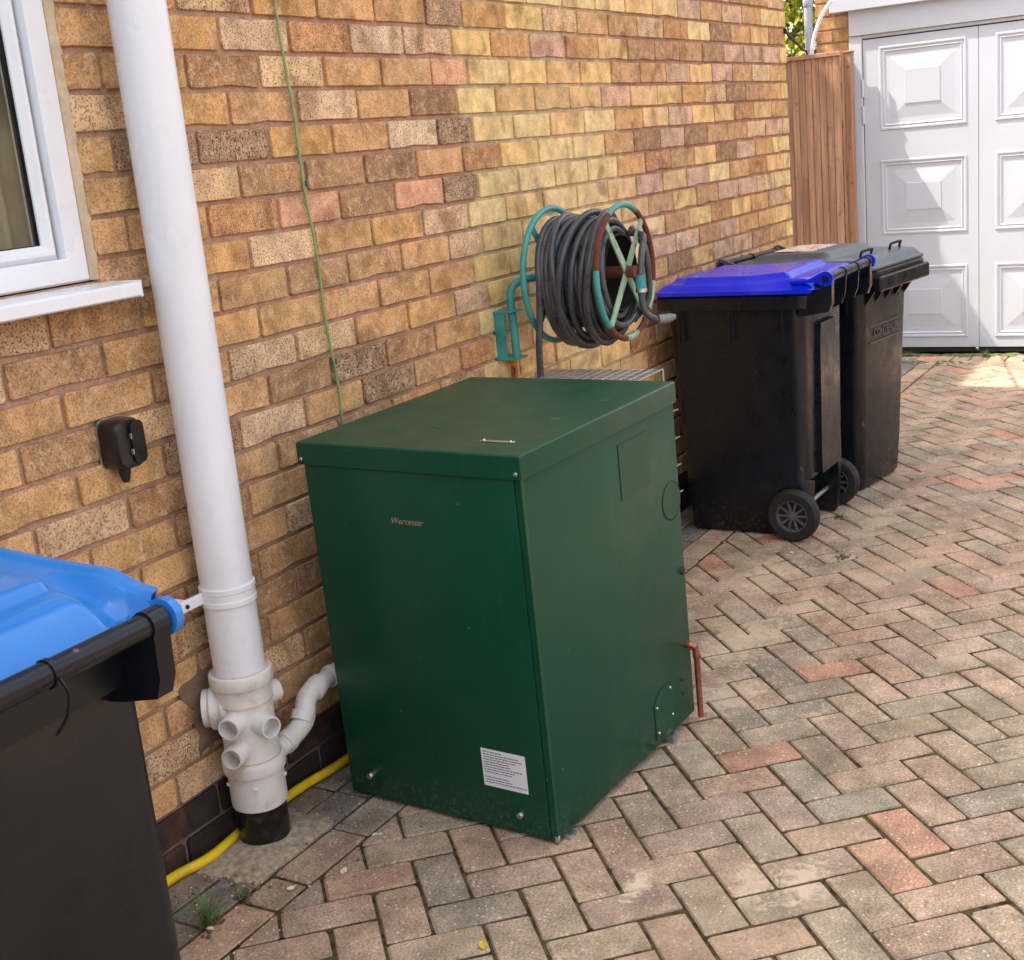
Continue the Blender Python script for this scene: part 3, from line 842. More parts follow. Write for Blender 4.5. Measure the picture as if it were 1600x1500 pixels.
# downpipe and cables by the garage
dp = thing("downpipe", "pale grey round downpipe on garage corner above the fence", "downpipe", (5.70, 0.487, G))
bm = B(); add_lathe(bm, [(.024, 0.0), (.024, 2.6)], 16); obj("pipe", bm, 'greypipe', dp, smooth=40)
bm = B(); add_lathe(bm, [(.027, 0), (.029, .004), (.029, .05), (.027, .054)], 16, (0, 0, 2.02)); obj("socket", bm, 'greypipe', dp, smooth=40)
wc = thing("white_conduit", "curved white conduit from garage fascia down to the fence top", "conduit", (5.6, 0.42, 0.0))
bm = B(); add_tube(bm, smooth_path([(.02, -.09, .31), (.0, -.045, .245), (-.01, -.008, .16), (-.01, .012, .09), (-.01, .018, .05), (-.005, .02, -.05)]), .011, 10); obj("conduit_pipe", bm, 'upvc', wc, smooth=60)
bm = B(); add_lathe(bm, [(.014, -.012), (.014, .012)], 12, (-.01, .012, .07)); obj("coupling", bm, 'upvc', wc, smooth=40)
bc = thing("black_cable", "thin dark cable drooping from brick wall corner to the fence", "cable", (3.79, 0.0, 0.05))
bm = B(); add_tube(bm, smooth_path([(-.03, -.006, .01), (.02, .0, .0), (.6, .15, -.006), (1.2, .305, -.014), (1.7, .44, -.002), (1.79, .465, -.03)]), .006, 8); obj("cable_run", bm, 'rubber', bc, smooth=60)
bm = B(); add_box(bm, -.04, -.026, -.012, -.0, .0, .02, .002); obj("cable_clip", bm, 'rubber', bc)

# ---- across the drive, out of the picture: seen in the gloss of the bins and the boiler
nh = thing("neighbour_house", "sunlit pale brick neighbouring house across the drive", "house", (4.0, -9.0, G))
bm = B(); add_box(bm, -6, 7, -6, 0, -.2, 2.7); nw = obj("wall", bm, 'mortar', nh)
bm = B(); add_prism(bm, [(.35, 2.701), (.35, 2.8), (-3, 4.6), (-6.35, 2.8), (-6.35, 2.701)], 'X', -6.3, 7.3); obj("roof", bm, 'roof', nh)
for x_ in (-4, 0.2, 4.2):
    bm = B(); frame_rect(bm, x_, x_ + 1.5, .95, 2.1, .07, -.02, .06); bmesh.ops.transform(bm, matrix=Matrix.Rotation(math.pi, 4, 'Z') @ Matrix.Translation((-2 * x_ - 1.5, 0, 0)), verts=bm.verts[:]); wn = obj("window", bm, 'upvc', nh)
    bm = B(); add_box(bm, x_ + .071, x_ + 1.429, .001, .012, 1.021, 2.029); obj("pane", bm, 'pipeblack', wn)
hg = thing("added_hedge", "tall dark green leafy screen out of view, added to darken the boiler front", "added_hedge", (-6.5, -2.6, G))  # unseen greenery added to block low sky light from the boiler front
rh = random.Random(77); V, F = [], []
for k in range(9000):
    p = Vector((rh.uniform(-.45, .45), rh.uniform(-3.2, 2.3), rh.uniform(.02, 2.3) + .12 * math.sin(k)))
    if abs(p.x) < .3 and p.z < 2.0: p.x = math.copysign(.3 + rh.uniform(0, .16), p.x)
    s_ = rh.uniform(.05, .1); d = Vector((rh.gauss(0, 1), rh.gauss(0, 1), rh.gauss(0, 1))).normalized(); q = d.cross(Vector((rh.gauss(0, 1), rh.gauss(0, 1), rh.gauss(0, 1)))).normalized()
    o_ = len(V); V += [tuple(p), tuple(p + d * s_ * .6 + q * s_ * .35), tuple(p + d * s_ * 1.4), tuple(p + d * s_ * .6 - q * s_ * .35)]; F.append((o_, o_ + 1, o_ + 2, o_ + 3))
MAT['added_hedge'] = simple("added_hedge_leaf", lin(62, 84, 40), .6, var=.35, nscale=9)
me = bpy.data.meshes.new("added_hedge_foliage"); me.from_pydata(V, [], F); me.update(); me.materials.append(MAT['added_hedge']); obj("added_hedge_foliage", me, None, hg)
bm = B(); add_box(bm, -.22, .22, -3.0, 2.1, 0, 1.9, .1); obj("added_hedge_branches", bm, 'bark', hg)

# ---- conifer beyond the fence
tree = thing("garden_tree", "yellow green leafy garden tree behind the fence", "tree", (9.6, 2.0, G))
bm = B(); add_tube(bm, [(0, 0, 0), (.03, .02, .8), (0, 0, 1.6), (.02, -.02, 2.4), (0, 0, 3.1)], [.09, .075, .06, .04, .015], 9)
rt = random.Random(12)
for k in range(16):
    a = rt.uniform(0, 6.28); z = rt.uniform(.7, 2.8); l = .75 * (1 - z / 4)
    add_tube(bm, [(0, 0, z), (l * .5 * math.cos(a), l * .5 * math.sin(a), z + .12), (l * math.cos(a), l * math.sin(a), z + .3)], [.02, .014, .005], 6)
obj("trunk", bm, 'bark', tree, smooth=60)
V, F = [], []
for k in range(22000):
    z = rt.uniform(.3, 3.5); R_ = 1.15 * (1 - (z / 3.9) ** 2) ** .5
    a = rt.uniform(0, 6.28); clump = .78 + .22 * math.sin(a * 7 + z * 9) * math.sin(z * 13 + a * 3)
    r_ = R_ * clump * rt.uniform(.45, 1.0) ** .5
    p = Vector((r_ * math.cos(a), r_ * math.sin(a), z)); s = rt.uniform(.045, .085)
    d = (Vector((math.cos(a), math.sin(a), rt.uniform(-.5, .9))) + Vector((rt.gauss(0, .5), rt.gauss(0, .5), rt.gauss(0, .5)))).normalized()
    sd = d.cross(Vector((rt.gauss(0, 1), rt.gauss(0, 1), rt.gauss(0, 1)))).normalized()
    o_ = len(V); V += [tuple(p), tuple(p + d * s * .6 + sd * s * .35), tuple(p + d * s * 1.5), tuple(p + d * s * .6 - sd * s * .35)]; F.append((o_, o_ + 1, o_ + 2, o_ + 3))
me = bpy.data.meshes.new("crown"); me.from_pydata(V, [], F); me.update(); me.materials.append(MAT['leafy']); obj("crown", me, None, tree)

# ================================================================== SOIL PIPE
PX, PY = -0.192, -0.082
sp = thing("soil_pipe", "tall white soil pipe with bossed branch fitting on brick wall", "pipe", (PX, PY, G))
Z = lambda z: z - G
ZC = lambda z: z - G + 0.010
ZP = lambda z: z - G - (0.024 if z < -1 else 0)
bm = B(); add_lathe(bm, [(.0535, ZP(-1.40)), (.0535, ZP(2.3))], 40); obj("pipe", bm, 'pipe', sp, smooth=40)
bm = B(); add_lathe(bm, [(.054, ZC(-1.18)), (.0575, ZC(-1.178)), (.0575, ZC(-1.168)), (.0562, ZC(-1.166)), (.0562, ZC(-1.152)), (.0575, ZC(-1.150)), (.0575, ZC(-1.140)), (.054, ZC(-1.138))], 40)
clamp = obj("pipe_clamp", bm, 'pipe', sp, smooth=30)
bm = B(); add_box(bm, -.112, -.05, .018, .030, ZC(-1.170), ZC(-1.147), .003, 2); add_box(bm, -.112, -.088, .030, .078, ZC(-1.168), ZC(-1.149), .002); obj("clamp_lug", bm, 'pipe', clamp)
bm = B(); add_lathe(bm, [(0.0, .014), (.004, .014), (.0045, .018)], 10, (-.1, 0, ZC(-1.1585)), 'Y'); obj("clamp_screw", bm, 'rubber', clamp)
# bossed fitting
bm = B(); add_lathe(bm, [(.056, ZP(-1.600)), (.0585, ZP(-1.598)), (.0595, ZP(-1.59)), (.0595, ZP(-1.521)), (.0655, ZP(-1.519)), (.0668, ZP(-1.514)), (.0668, ZP(-1.496)), (.0655, ZP(-1.492)), (.0575, ZP(-1.490)),
                        (.0565, ZP(-1.364)), (.0585, ZP(-1.362)), (.0585, ZP(-1.325)), (.0655, ZP(-1.323)), (.067, ZP(-1.318)), (.067, ZP(-1.302)), (.0655, ZP(-1.297)), (.058, ZP(-1.294)), (.0538, ZP(-1.296))], 44)
fit = obj("branch_fitting", bm, 'fitting', sp, smooth=35)
for z_ in (-1.2945, -1.4895, -1.363):
    bm = B(); add_lathe(bm, [(.0575, ZP(z_) - .001), (.0592, ZP(z_) - .001), (.0592, ZP(z_) + .0012), (.0575, ZP(z_) + .0012)], 40, closed=True); obj("seal_ring", bm, 'seal', fit)
def boss(ang, z, l=.028, r=.0235, up=0.0):
    bm = B(); prof = [(r * 1.12, .045), (r * 1.05, .058), (r, .062), (r, .062 + l - .004), (r - .001, .062 + l), (r - .004, .062 + l), (r - .0045, .050), (0, .050)]
    add_lathe(bm, prof, 24, (0, 0, 0), 'X')
    m = Matrix.Rotation(ang, 4, 'Z') @ Matrix.Rotation(-up, 4, 'Y'); m.translation = (0, 0, ZP(z))
    bmesh.ops.transform(bm, matrix=m, verts=bm.verts[:]); return obj("boss_socket", bm, 'fitting', fit, smooth=35)
VA = math.atan2(CAMP.y - PY, CAMP.x - PX)      # towards the viewer
boss(VA - 0.48, -1.392); boss(VA + 0.52, -1.405); boss(VA - 0.52, -1.458); boss(VA + 2.05, -1.37, .018)
bm = B(); add_lathe(bm, [(.040, .02), (.046, .03), (.046, .045), (.040, .052), (.047, .058), (.047, .068), (.040, .074), (.040, .085)], 24, (0, 0, 0), 'X')
m = Matrix.Rotation(VA - 1.75, 4, 'Z'); m.translation = (0, 0, ZP(-1.375)); bmesh.ops.transform(bm, matrix=m, verts=bm.verts[:]); obj("side_inlet", bm, 'fitting', fit, smooth=35)
for a_ in (VA - .1, VA + 1.35, VA - 1.4):
    bm = B(); add_box(bm, .058, .064, -.006, .006, ZP(-1.546), ZP(-1.540), .0015)
    bmesh.ops.transform(bm, matrix=Matrix.Rotation(a_, 4, 'Z'), verts=bm.verts[:]); obj("moulding_nib", bm, 'fitting', fit)
bm = B(); add_lathe(bm, [(.055, -.01), (.055, ZP(-1.595))], 40); obj("drain_spigot", bm, 'pipeblack', sp, smooth=40)
# waste pipe running behind the boiler
wp = thing("waste_pipe", "thin white waste pipe with two elbows running behind green boiler", "pipe", (-0.06, -0.08, -1.48))
X = lambda x, y, z: (x + .06, y + .08, z + 1.48)
wpp = [X(-.15, -.085, -1.545), X(-.085, -.085, -1.533), X(-.045, -.084, -1.524), X(-.022, -.083, -1.513), X(-.012, -.082, -1.496), X(-.004, -.08, -1.478), X(.014, -.078, -1.466), X(.06, -.074, -1.458)]
bm = B(); add_tube(bm, [wpp[0], wpp[1]], .0215, 16); obj("stub", bm, 'fitting', wp, smooth=40)
bm = B(); add_tube(bm, smooth_path(wpp[1:], 5), .0235, 16); obj("double_elbow", bm, 'fitting', wp, smooth=50)
for a_, b_ in ((X(-.098, -.085, -1.535), X(-.078, -.085, -1.5315)), (X(-.031, -.083, -1.5105), X(-.018, -.082, -1.4945)), (X(.028, -.0775, -1.4645), X(.048, -.075, -1.4605))):
    bm = B(); add_tube(bm, [a_, b_], .0258, 16); obj("elbow_collar", bm, 'fitting', wp, smooth=40)
bm = B(); add_tube(bm, [X(.045, -.0752, -1.461), X(.9, -.055, -1.40)], .0205, 16); obj("pipe", bm, 'fitting', wp, smooth=40)
bm = B(); add_lathe(bm, [(.022, -.008), (.0255, -.006), (.0255, .006), (.022, .008)], 16, X(.098, -.0742, -1.4575), 'X', closed=True); obj("pipe_clip", bm, 'pipe', wp, smooth=35)

# ================================================================== SENSOR BOX
sb = thing("sensor_box", "small black plastic box with cable gland fixed to brick wall", "wall box", (-0.350, 0.0, -0.80))
sb.scale = (.9, .9, .9)
bm = B(); add_loft(bm, [[(x_, y_, z_) for x_, z_ in rrect(-.042, .038, -.054, .056, .020)] for y_ in (-.0005, -.004)]); obj("back_plate", bm, 'steel', sb, smooth=40)
bm = B()
def dome(s, d): return [(x_ * s, -d, z_ * (.96 if d > .05 else 1)) for x_, z_ in rrect(-.040, .036, -.052, .054, .022, 6)]
add_loft(bm, [dome(1, .0042), dome(1, .03), dome(.97, .045), dome(.9, .053), dome(.78, .057)]); obj("housing", bm, 'blackplastic', sb, smooth=50)
bm = B(); add_prism(bm, rrect(-.004, .032, -.044, .048, .015, 5), 'Y', -.054, -.064); obj("hinged_cover", bm, 'blackplastic', sb, smooth=30)
bm = B(); add_lathe(bm, [(.006, -.083), (.009, -.078), (.013, -.062), (.013, -.048)], 12, (-.008, -.03, 0)); obj("cable_gland", bm, 'rubber', sb, smooth=40)
for z in (.018, -.016):
    bm = B(); add_box(bm, -.0085, -.006, -.068, -.06, z - .006, z + .006, .001); obj("catch", bm, 'steel', sb)

# ================================================================== CABLES
gc = thing("green_cable", "thin faded green cable hanging down the brick wall", "cable", (0.31, 0, -0.95))
bm = B(); rr = random.Random(5); pts = []
for k in range(26):
    t = k / 25; z = 1.2 - t * 2.2
    x_ = 0.295 + (0.05 * ((0.03 - z) / 0.95) if z < .03 else 0) + 0.003 * math.sin(k * 1.7)
    pts.append((x_ - .31, -.0065 - .002 * math.sin(k * 2.1) ** 2, z + .95))
add_tube(bm, smooth_path(pts, 3), .0032, 8); obj("cable_run", bm, 'cablegreen', gc, smooth=60)
for z in (-.36, -.77, .15):
    bm = B(); add_box(bm, -.012 + (.05 * ((0.03 - z) / 0.95) if z < .03 else 0), -.004 + (.05 * ((0.03 - z) / 0.95) if z < .03 else 0), -.013, 0.001, z + .942, z + .956, .002); obj("cable_clip", bm, 'hub', gc)
yp = thing("yellow_pipe", "yellow pipe lying along the foot of the wall behind drain", "pipe", (-0.2, -0.02, G))
bm = B(); add_tube(bm, smooth_path([(-.6, .008, .013), (-.3, .004, .013), (-.2, .004, .013), (-.11, -.014, .013), (.02, -.004, .014), (.2, -.004, .014), (.35, -.018, .013), (.6, -.012, .012), (.9, -.01, .012)], 8), .0108, 12); obj("pipe", bm, 'yellow', yp, smooth=60)

# ================================================================== BOILER
BW, BD, BH = 0.553, 0.645, 0.831
RZ = math.radians(-3.58)
cen = Vector((0.347, -0.436))
bo = thing("oil_boiler", "dark green metal floor standing oil boiler on block paving", "boiler", (cen.x, cen.y, G + .0062), RZ)
bo.rotation_euler = (0, math.radians(-1.1), RZ)   # stands a touch proud at the back on the uneven blocks
hw, hd = BW / 2, BD / 2          # local x: depth (front at -hd), local y: width
z0, z1 = 0.010, BH - 0.046
bm = B(); add_box(bm, -hd + .012, hd, -hw, hw, z0, BH - .012, .003, 2); case = obj("casing", bm, 'green', bo, smooth=40)
bm = B(); add_box(bm, -hd - .001, -hd + .0118, -hw + .016, hw - .002, z0 - .002, z1 - .004, .0035, 2); front = obj("front_panel", bm, 'green', bo, smooth=40)
bm = B(); add_prism(bm, [(-hd + .0005, -hw), (-hd + .0118, -hw), (-hd + .0118, -hw + .0138), (-hd + .0005, -hw + .0138)], 'Z', z0 - .004, z1 - .002); obj("corner_flange", bm, 'green', bo)
bm = B(); add_box(bm, -hd + .003, -hd + .0116, -hw + .0139, -hw + .0159, z0, z1 - .006); obj("panel_seam", bm, 'seam', bo)
bm = B(); lo = .008; lbk = .003
add_loft(bm, [[(x_, y_, BH - .048) for x_, y_ in rrect(-hd - lo, hd + lbk, -hw - lo, hw + lo, .004, 2)], [(x_, y_, BH - .003) for x_, y_ in rrect(-hd - lo, hd + lbk, -hw - lo, hw + lo, .004, 2)],
              [(x_, y_, BH) for x_, y_ in rrect(-hd - lo + .003, hd + lbk - .003, -hw - lo + .003, hw + lo - .003, .004, 2)], ], cap0=False)
lid = obj("lid", bm, 'green', bo, smooth=25)
def screw(parent, p, n, r=.0045, mat='chrome', h=.003):
    bm = B(); add_lathe(bm, [(r, 0), (r, h * .4), (r * .75, h), (r * .3, h * 1.1), (r * .25, h * .6), (0, h * .6)], 12)
    q = Vector((0, 0, 1)).rotation_difference(Vector(n)).to_matrix().to_4x4(); q.translation = p
    bmesh.ops.transform(bm, matrix=q, verts=bm.verts[:]); return obj("screw", bm, mat, parent, smooth=40)
screw(lid, (-hd - lo, hw - .004, BH - .036), (-1, 0, 0)); screw(lid, (-hd - lo, -hw + .004, BH - .036), (-1, 0, 0))
bm = B(); add_box(bm, -hd + .075, -hd + .085, -hw + .060, -hw + .140, BH, BH + .0018, .0006); npl = obj("lid_nameplate", bm, 'chrome', lid)
for y_ in (-hw + .068, -hw + .132): screw(npl, (-hd + .08, y_, BH + .0015), (0, 0, 1), .003)
rr = random.Random(8)
for (x_, y_, l, a_) in ((-.20, .14, .05, .2), (-.17, .03, .04, -.3), (-.05, -.2, .03, .6), (.12, -.22, .03, .4)):
    bm = B(); dx, dy = math.cos(a_ + 1.4) * l / 2, math.sin(a_ + 1.4) * l / 2
    add_tube(bm, smooth_path([(x_ - dx, y_ - dy, BH + .0002), (x_ + .006, y_, BH + .0002), (x_ + dx, y_ + dy, BH + .0002)], 4), .0012, 4, rb=.0004); obj("scuff_mark", bm, 'scuff', lid)
# badge, sticker, front fixings
me = text_mesh("Worcester", 0.0185, "badge", 'chrome', 0.25, .0012)
bd = obj("badge", me, None, front); bd.rotation_euler = (math.pi / 2, 0, -math.pi / 2); bd.location = (-hd - .0026, hw - .265, Z(-1.040)); bd["label"] = "silver lettered badge"
bm = B(); add_box(bm, -hd - .0016, -hd - .0011, -hw + .060, -hw + .170, Z(-1.610), Z(-1.524)); stk = obj("sticker", bm, 'sticker', front)
bm = B(); rr = random.Random(2)
for r_ in range(13):
    if r_ in (9,): continue
    zz = Z(-1.5305) - r_ * .0058; yy = hw * 0 - hw + .165; end = -hw + rr.uniform(.066, .11)
    if r_ in (0,): end = -hw + .125
    while yy > end:
        wd = rr.uniform(.003, .009); add_box(bm, -hd - .0019, -hd - .00165, yy - wd, yy, zz - .0010, zz + .0010); yy -= wd + .0016
obj("printed_lines", bm, 'ink', stk)
screw(front, (-hd - .001, hw - .066, Z(-1.655)), (-1, 0, 0), .0085, h=.008); screw(front, (-hd - .001, -hw + .085, Z(-1.662)), (-1, 0, 0), .0085, h=.008)
# side fittings (side facing the drive, local y = -hw)
def plate(name, poly, z_off, parent=case, t=.0015, mat='green'):
    bm = B(); add_prism(bm, poly, 'Y', -hw, -hw - t); return obj(name, bm, mat, parent)
sxl = lambda xw: xw - cen.x                   # world x to local depth, the turn is small
plate("knockout_plate", rrect(sxl(.400), sxl(.535), Z(-1.088), Z(-.964), .004, 2), 0)
bm = B(); add_box(bm, sxl(.398), sxl(.4), -hw - .0012, -hw + .001, Z(-1.088), Z(-.964)); obj("plate_shadow_gap", bm, 'seam', case)
bm = B(); add_lathe(bm, [(0.0, -hw - .0015), (.043, -hw - .0015), (.0445, -hw)], 40, (sxl(.626), 0, Z(-1.155)), 'Y'); obj("flue_knockout", bm, 'green', case, smooth=30)
bm = B(); add_lathe(bm, [(.0446, -hw - .0008), (.0464, -hw - .0008), (.0464, -hw + .001), (.0446, -hw + .001)], 40, (sxl(.626), 0, Z(-1.155)), 'Y', closed=True); obj("knockout_groove", bm, 'seam', case)
vp = plate("access_cover", [(sxl(.47), Z(-1.69)), (sxl(.568), Z(-1.69)), (sxl(.566), Z(-1.60)), (sxl(.553), Z(-1.578)), (sxl(.497), Z(-1.578)), (sxl(.468), Z(-1.602))], 0)
bm = B(); add_box(bm, sxl(.4665), sxl(.469), -hw - .001, -hw + .001, Z(-1.69), Z(-1.602)); obj("cover_gap", bm, 'seam', vp)
for x_, z_ in ((.478, -1.612), (.548, -1.590), (.480, -1.676), (.552, -1.660)): screw(vp, (sxl(x_), -hw - .0015, Z(z_)), (0, -1, 0), .0038)
bm = B(); add_lathe(bm, [(0.0, -hw - .004), (.008, -hw - .004), (.010, -hw)], 16, (sxl(.655), 0, Z(-1.337)), 'Y'); obj("grommet", bm, 'rubber', case, smooth=40)
for z_ in (-1.60, -1.635):
    bm = B(); add_lathe(bm, [(0.0, -hw - .0012), (.0035, -hw - .0012), (.004, -hw)], 12, (sxl(.615), 0, Z(z_)), 'Y'); obj("screw_hole", bm, 'rubber', case)
for x_ in (.065, .54):
    bm = B(); add_prism(bm, [(sxl(x_ - .012), -.008), (sxl(x_ + .016), -.008), (sxl(x_ + .016), .012), (sxl(x_ + .008), -.001), (sxl(x_ - .004), -.001), (sxl(x_ - .012), .012)], 'Y', -hw + .012, -hw - .012); obj("levelling_foot", bm, 'steel', bo)
    bm = B(); add_box(bm, sxl(x_ - .02), sxl(x_ + .02), hw - .06, hw - .02, -.008, .0099); obj("levelling_foot", bm, 'steel', bo)
bm = B(); add_box(bm, -hd + .0004, -hd + .008, -hw - .0008, -hw + .008, z0 - .0042, z0 + .010, .001); obj("bare_corner", bm, 'steel', case)
# copper overflow
bm = B(); cp = [(sxl(.650), -hw + .03, Z(-1.522)), (sxl(.650), -hw - .006, Z(-1.522)), (sxl(.6525), -hw - .012, Z(-1.524)), (sxl(.656), -hw - .018, Z(-1.531)), (sxl(.658), -hw - .020, Z(-1.545)), (sxl(.660), -hw - .020, Z(-1.712))]
add_tube(bm, smooth_path(cp, 5), .0072, 14); cpo = obj("copper_overflow", bm, 'copper', bo, smooth=50)
bm = B(); add_tube(bm, [(sxl(.6582), -hw - .020, Z(-1.542)), (sxl(.659), -hw - .020, Z(-1.558))], .0095, 14); obj("solder_collar", bm, 'copper', cpo, smooth=40)
bm = B(); add_tube(bm, [(sxl(.650), -hw + .0, Z(-1.522)), (sxl(.650), -hw - .010, Z(-1.522))], .0095, 14); obj("solder_collar", bm, 'copper', cpo, smooth=40)

# ================================================================== BINS
def lid_field(hwx, y0, y1, rad, zf, n=44, zb=None):
    """height-field lid over a rounded rectangle with a short skirt"""
    bm = B(); cy = (y0 + y1) / 2; hdy = (y1 - y0) / 2; grid = []
    for i in range(n + 1):
        row = []
        for k in range(n + 1):
            s, t = 2 * i / n - 1, 2 * k / n - 1
            s = math.sin(s * math.pi / 2) * .55 + s * .45; t = math.sin(t * math.pi / 2) * .55 + t * .45
            x_, y_ = s * hwx, t * hdy
            m = max(abs(s), abs(t))
            if m > 1e-6:
                bx, by = s / m * hwx, t / m * hdy; qx, qy = hwx - rad, hdy - rad
                if abs(bx) > qx and abs(by) > qy:
                    vx, vy = abs(bx) - qx, abs(by) - qy; l = math.hypot(vx, vy)
                    nx_, ny_ = qx + vx / l * rad, qy + vy / l * rad
                    f = m ** 4
                    x_ += (math.copysign(nx_, bx) - bx) * m * f; y_ += (math.copysign(ny_, by) - by) * m * f
            e = (1 - m) * min(hwx, hdy)
            row.append(bm.verts.new((x_, cy + y_, zf(x_, cy + y_, e))))
        grid.append(row)
    for i in range(n):
        for k in range(n): bm.faces.new((grid[i][k], grid[i + 1][k], grid[i + 1][k + 1], grid[i][k + 1]))
    edge = [grid[i][0] for i in range(n)] + [grid[n][k] for k in range(n)] + [grid[n - i][n] for i in range(n)] + [grid[0][n - k] for k in range(n)]
    zmin = zb if zb is not None else min(v.co.z for v in edge) - .012
    low = [bm.verts.new((v.co.x, v.co.y, v.co.z - .0015 if v.co.y < y0 + .03 else zmin)) for v in edge]; m_ = len(edge)
    for k in range(m_): bm.faces.new((edge[k], low[k], low[(k + 1) % m_], edge[(k + 1) % m_]))
    bm.faces.new(low)
    return bm
def sst(a, b_, x):
    t = max(0, min(1, (x - a) / (b_ - a))); return t * t * (3 - 2 * t)

def wheelie_bin(label, loc, rotz, HW, YF, YB, RH, lidmat, zf, name="wheelie_bin", gusset=4, wheels=True, bar=True, comb=False, lid_over=.018, lid_rad=.045, bar_r=.0155, bar_y=None, bar_z=None, rim_yb=None, taper=.045, crad=.045, ear_r=.024, lip=.062, lid_n=44, channel=True):
    """local: +y front, -y back with hinge bar and wheels; RH rim height"""
    t = thing(name, label, "wheelie bin", loc, rotz, "wheelie bins")
    def sec(z, hwx, yb, yf, r, notch):
        P = rrect(-hwx, hwx, yb, yf, r, 5)
        if notch:
            Q = list(P); q0, q1 = 12, 17      # back-left corner arc 180..270, back-right 270..360
            def nt(sx): return [(sx * hwx, yb + .03), (sx * (hwx - .010), yb + .010), (sx * (hwx - .030), yb), (sx * .13, yb), (sx * .13, yb + .07), (sx * .125, yb + .14)]
            Q[12:18] = nt(-1); Q[18:24] = nt(1)[::-1]; P = Q
        return [(x_, y_, z) for x_, y_ in P]
    bm = B(); bw, byf, byb = HW - taper, YF - .035, YB + .006
    tw = HW - min(.022, taper)
    Ls = [sec(.004, bw - .012, byb + .02, byf - .012, min(.03, crad), True), sec(.02, bw, byb + .01, byf, crad, True), sec(.19, bw + .006, byb, byf + .01, crad, True),
          sec(.205, bw + .006, byb, byf + .01, crad, False)]
    for f in (.3, .5, .7, .85, 1.0):
        z = .205 + (RH - .045 - .205) * f
        Ls.append(sec(z, bw + .006 + (tw - bw - .006) * f, byb + (YB - byb) * f, byf + .01 + (YF - byf - .01) * f, crad, False))
    add_loft(bm, Ls); body = obj("body", bm, 'bin', t, smooth=35)
    # moulded back channel
    if channel:
      bm = B(); add_prism(bm, [(-.10, .21), (-.105, .24), (-.085, RH - .2), (-.075, RH - .12), (.075, RH - .12), (.085, RH - .2), (.105, .24), (.10, .21)], 'Y', YB + .02, YB - .014); obj("back_channel", bm, 'bin', body)
    # rim
    ry = rim_yb if rim_yb is not None else YB - .03
    bm = B(); ro = lambda z, o: [(x_, y_, z) for x_, y_ in rrect(-HW - o, HW + o, ry - o, YF + lip + o, .05, 5)]
    add_loft(bm, [ro(RH - .05, -.012), ro(RH - .048, 0), ro(RH - .006, .004), ro(RH, 0), ro(RH, -.02)])
    rim = obj("rim", bm, 'bin', t, smooth=35)
    for s in (-1, 1):
        for k in range(3):
            y_ = YB + .06 + (YF - YB - .12) * k / 2; x_ = s * (HW - .010); bm = B()
            add_prism(bm, [(y_ - .003, RH - .055), (y_ + .003, RH - .055), (y_ + .003, RH - .16), (y_ - .003, RH - .16)], 'X', x_ - .014, x_ + .003 * s)
            obj("side_rib", bm, 'bin', rim)
    if comb:
        bm = B(); nn = 5
        for k in range(nn):
            x_ = -HW + .06 + (2 * HW - .12) * k / (nn - 1)
            add_prism(bm, [(YF - .02, RH - .05), (YF + .055, RH - .05), (YF - .004, RH - .13), (YF - .02, RH - .14)], 'X', x_ - .005, x_ + .005)
        add_box(bm, -HW + .01, HW - .01, YF + .045, YF + .078, RH - .075, RH - .02, .006); obj("comb_lip", bm, 'bin', rim, smooth=35)
    lidm = lid_field(HW + .012, (bar_y + lid_over) if bar_y is not None else ry - .01, YF + lip - .002, lid_rad, zf, n=lid_n, zb=RH + .003)
    lid_o = obj("lid", lidm, lidmat, t, smooth=40)
    if bar:
        by_, bz_ = bar_y, bar_z
        bm = B(); add_tube(bm, [(-HW + .012, by_, bz_), (HW - .012, by_, bz_)], bar_r, 18); hb = obj("handle_bar", bm, 'bin', t, smooth=45)
        for k in range(gusset):
            x_ = -HW + .028 + (2 * HW - .056) * k / (gusset - 1)
            bm = B(); w_ = .003 if 0 < k < gusset - 1 else .013
            arc = [(by_ + math.cos(a) * (bar_r + .003), bz_ + math.sin(a) * (bar_r + .003)) for a in [math.radians(d) for d in range(40, 221, 20)]]
            add_prism(bm, [(YB + .01, RH - .02)] + arc + ([(by_ - .012, RH - .035), (by_ - .002, RH - .060), (YB - .02, RH - .072), (YB + .01, RH - .075)] if w_ > .01 else [(by_ - .010, RH - .02), (by_ + .004, RH - .055), (YB - .02, RH - .085), (YB + .01, RH - .09)]), 'X', x_ - w_, x_ + w_); obj("handle_bracket", bm, 'bin', hb, smooth=30)
        for s in (-1, 1):
            bm = B(); x_ = s * (HW - .004)
            arc = [(by_ + math.cos(a) * ear_r, bz_ + math.sin(a) * ear_r) for a in [math.radians(d) for d in range(60, 301, 20)]]
            add_prism(bm, arc + [(by_ + .03, bz_ - .012), (by_ + .12, bz_ - .012), (by_ + .12, zf(s * (HW - .03), by_ + .13, .04) - .004), (by_ + .06, zf(s * (HW - .03), by_ + .07, .04) - .002)], 'X', x_ - .006, x_ + .006)
            obj("hinge_ear", bm, lidmat, lid_o, smooth=35)
        for s in (-1, 1):
            bm = B(); add_lathe(bm, [(0, HW + .007), (.011, HW + .007), (.012, HW)] if s > 0 else [(0, -HW - .007), (.011, -HW - .007), (.012, -HW)], 14, (0, by_, bz_), 'X')
            obj("hinge_pin", bm, 'bin', lid_o, smooth=35)
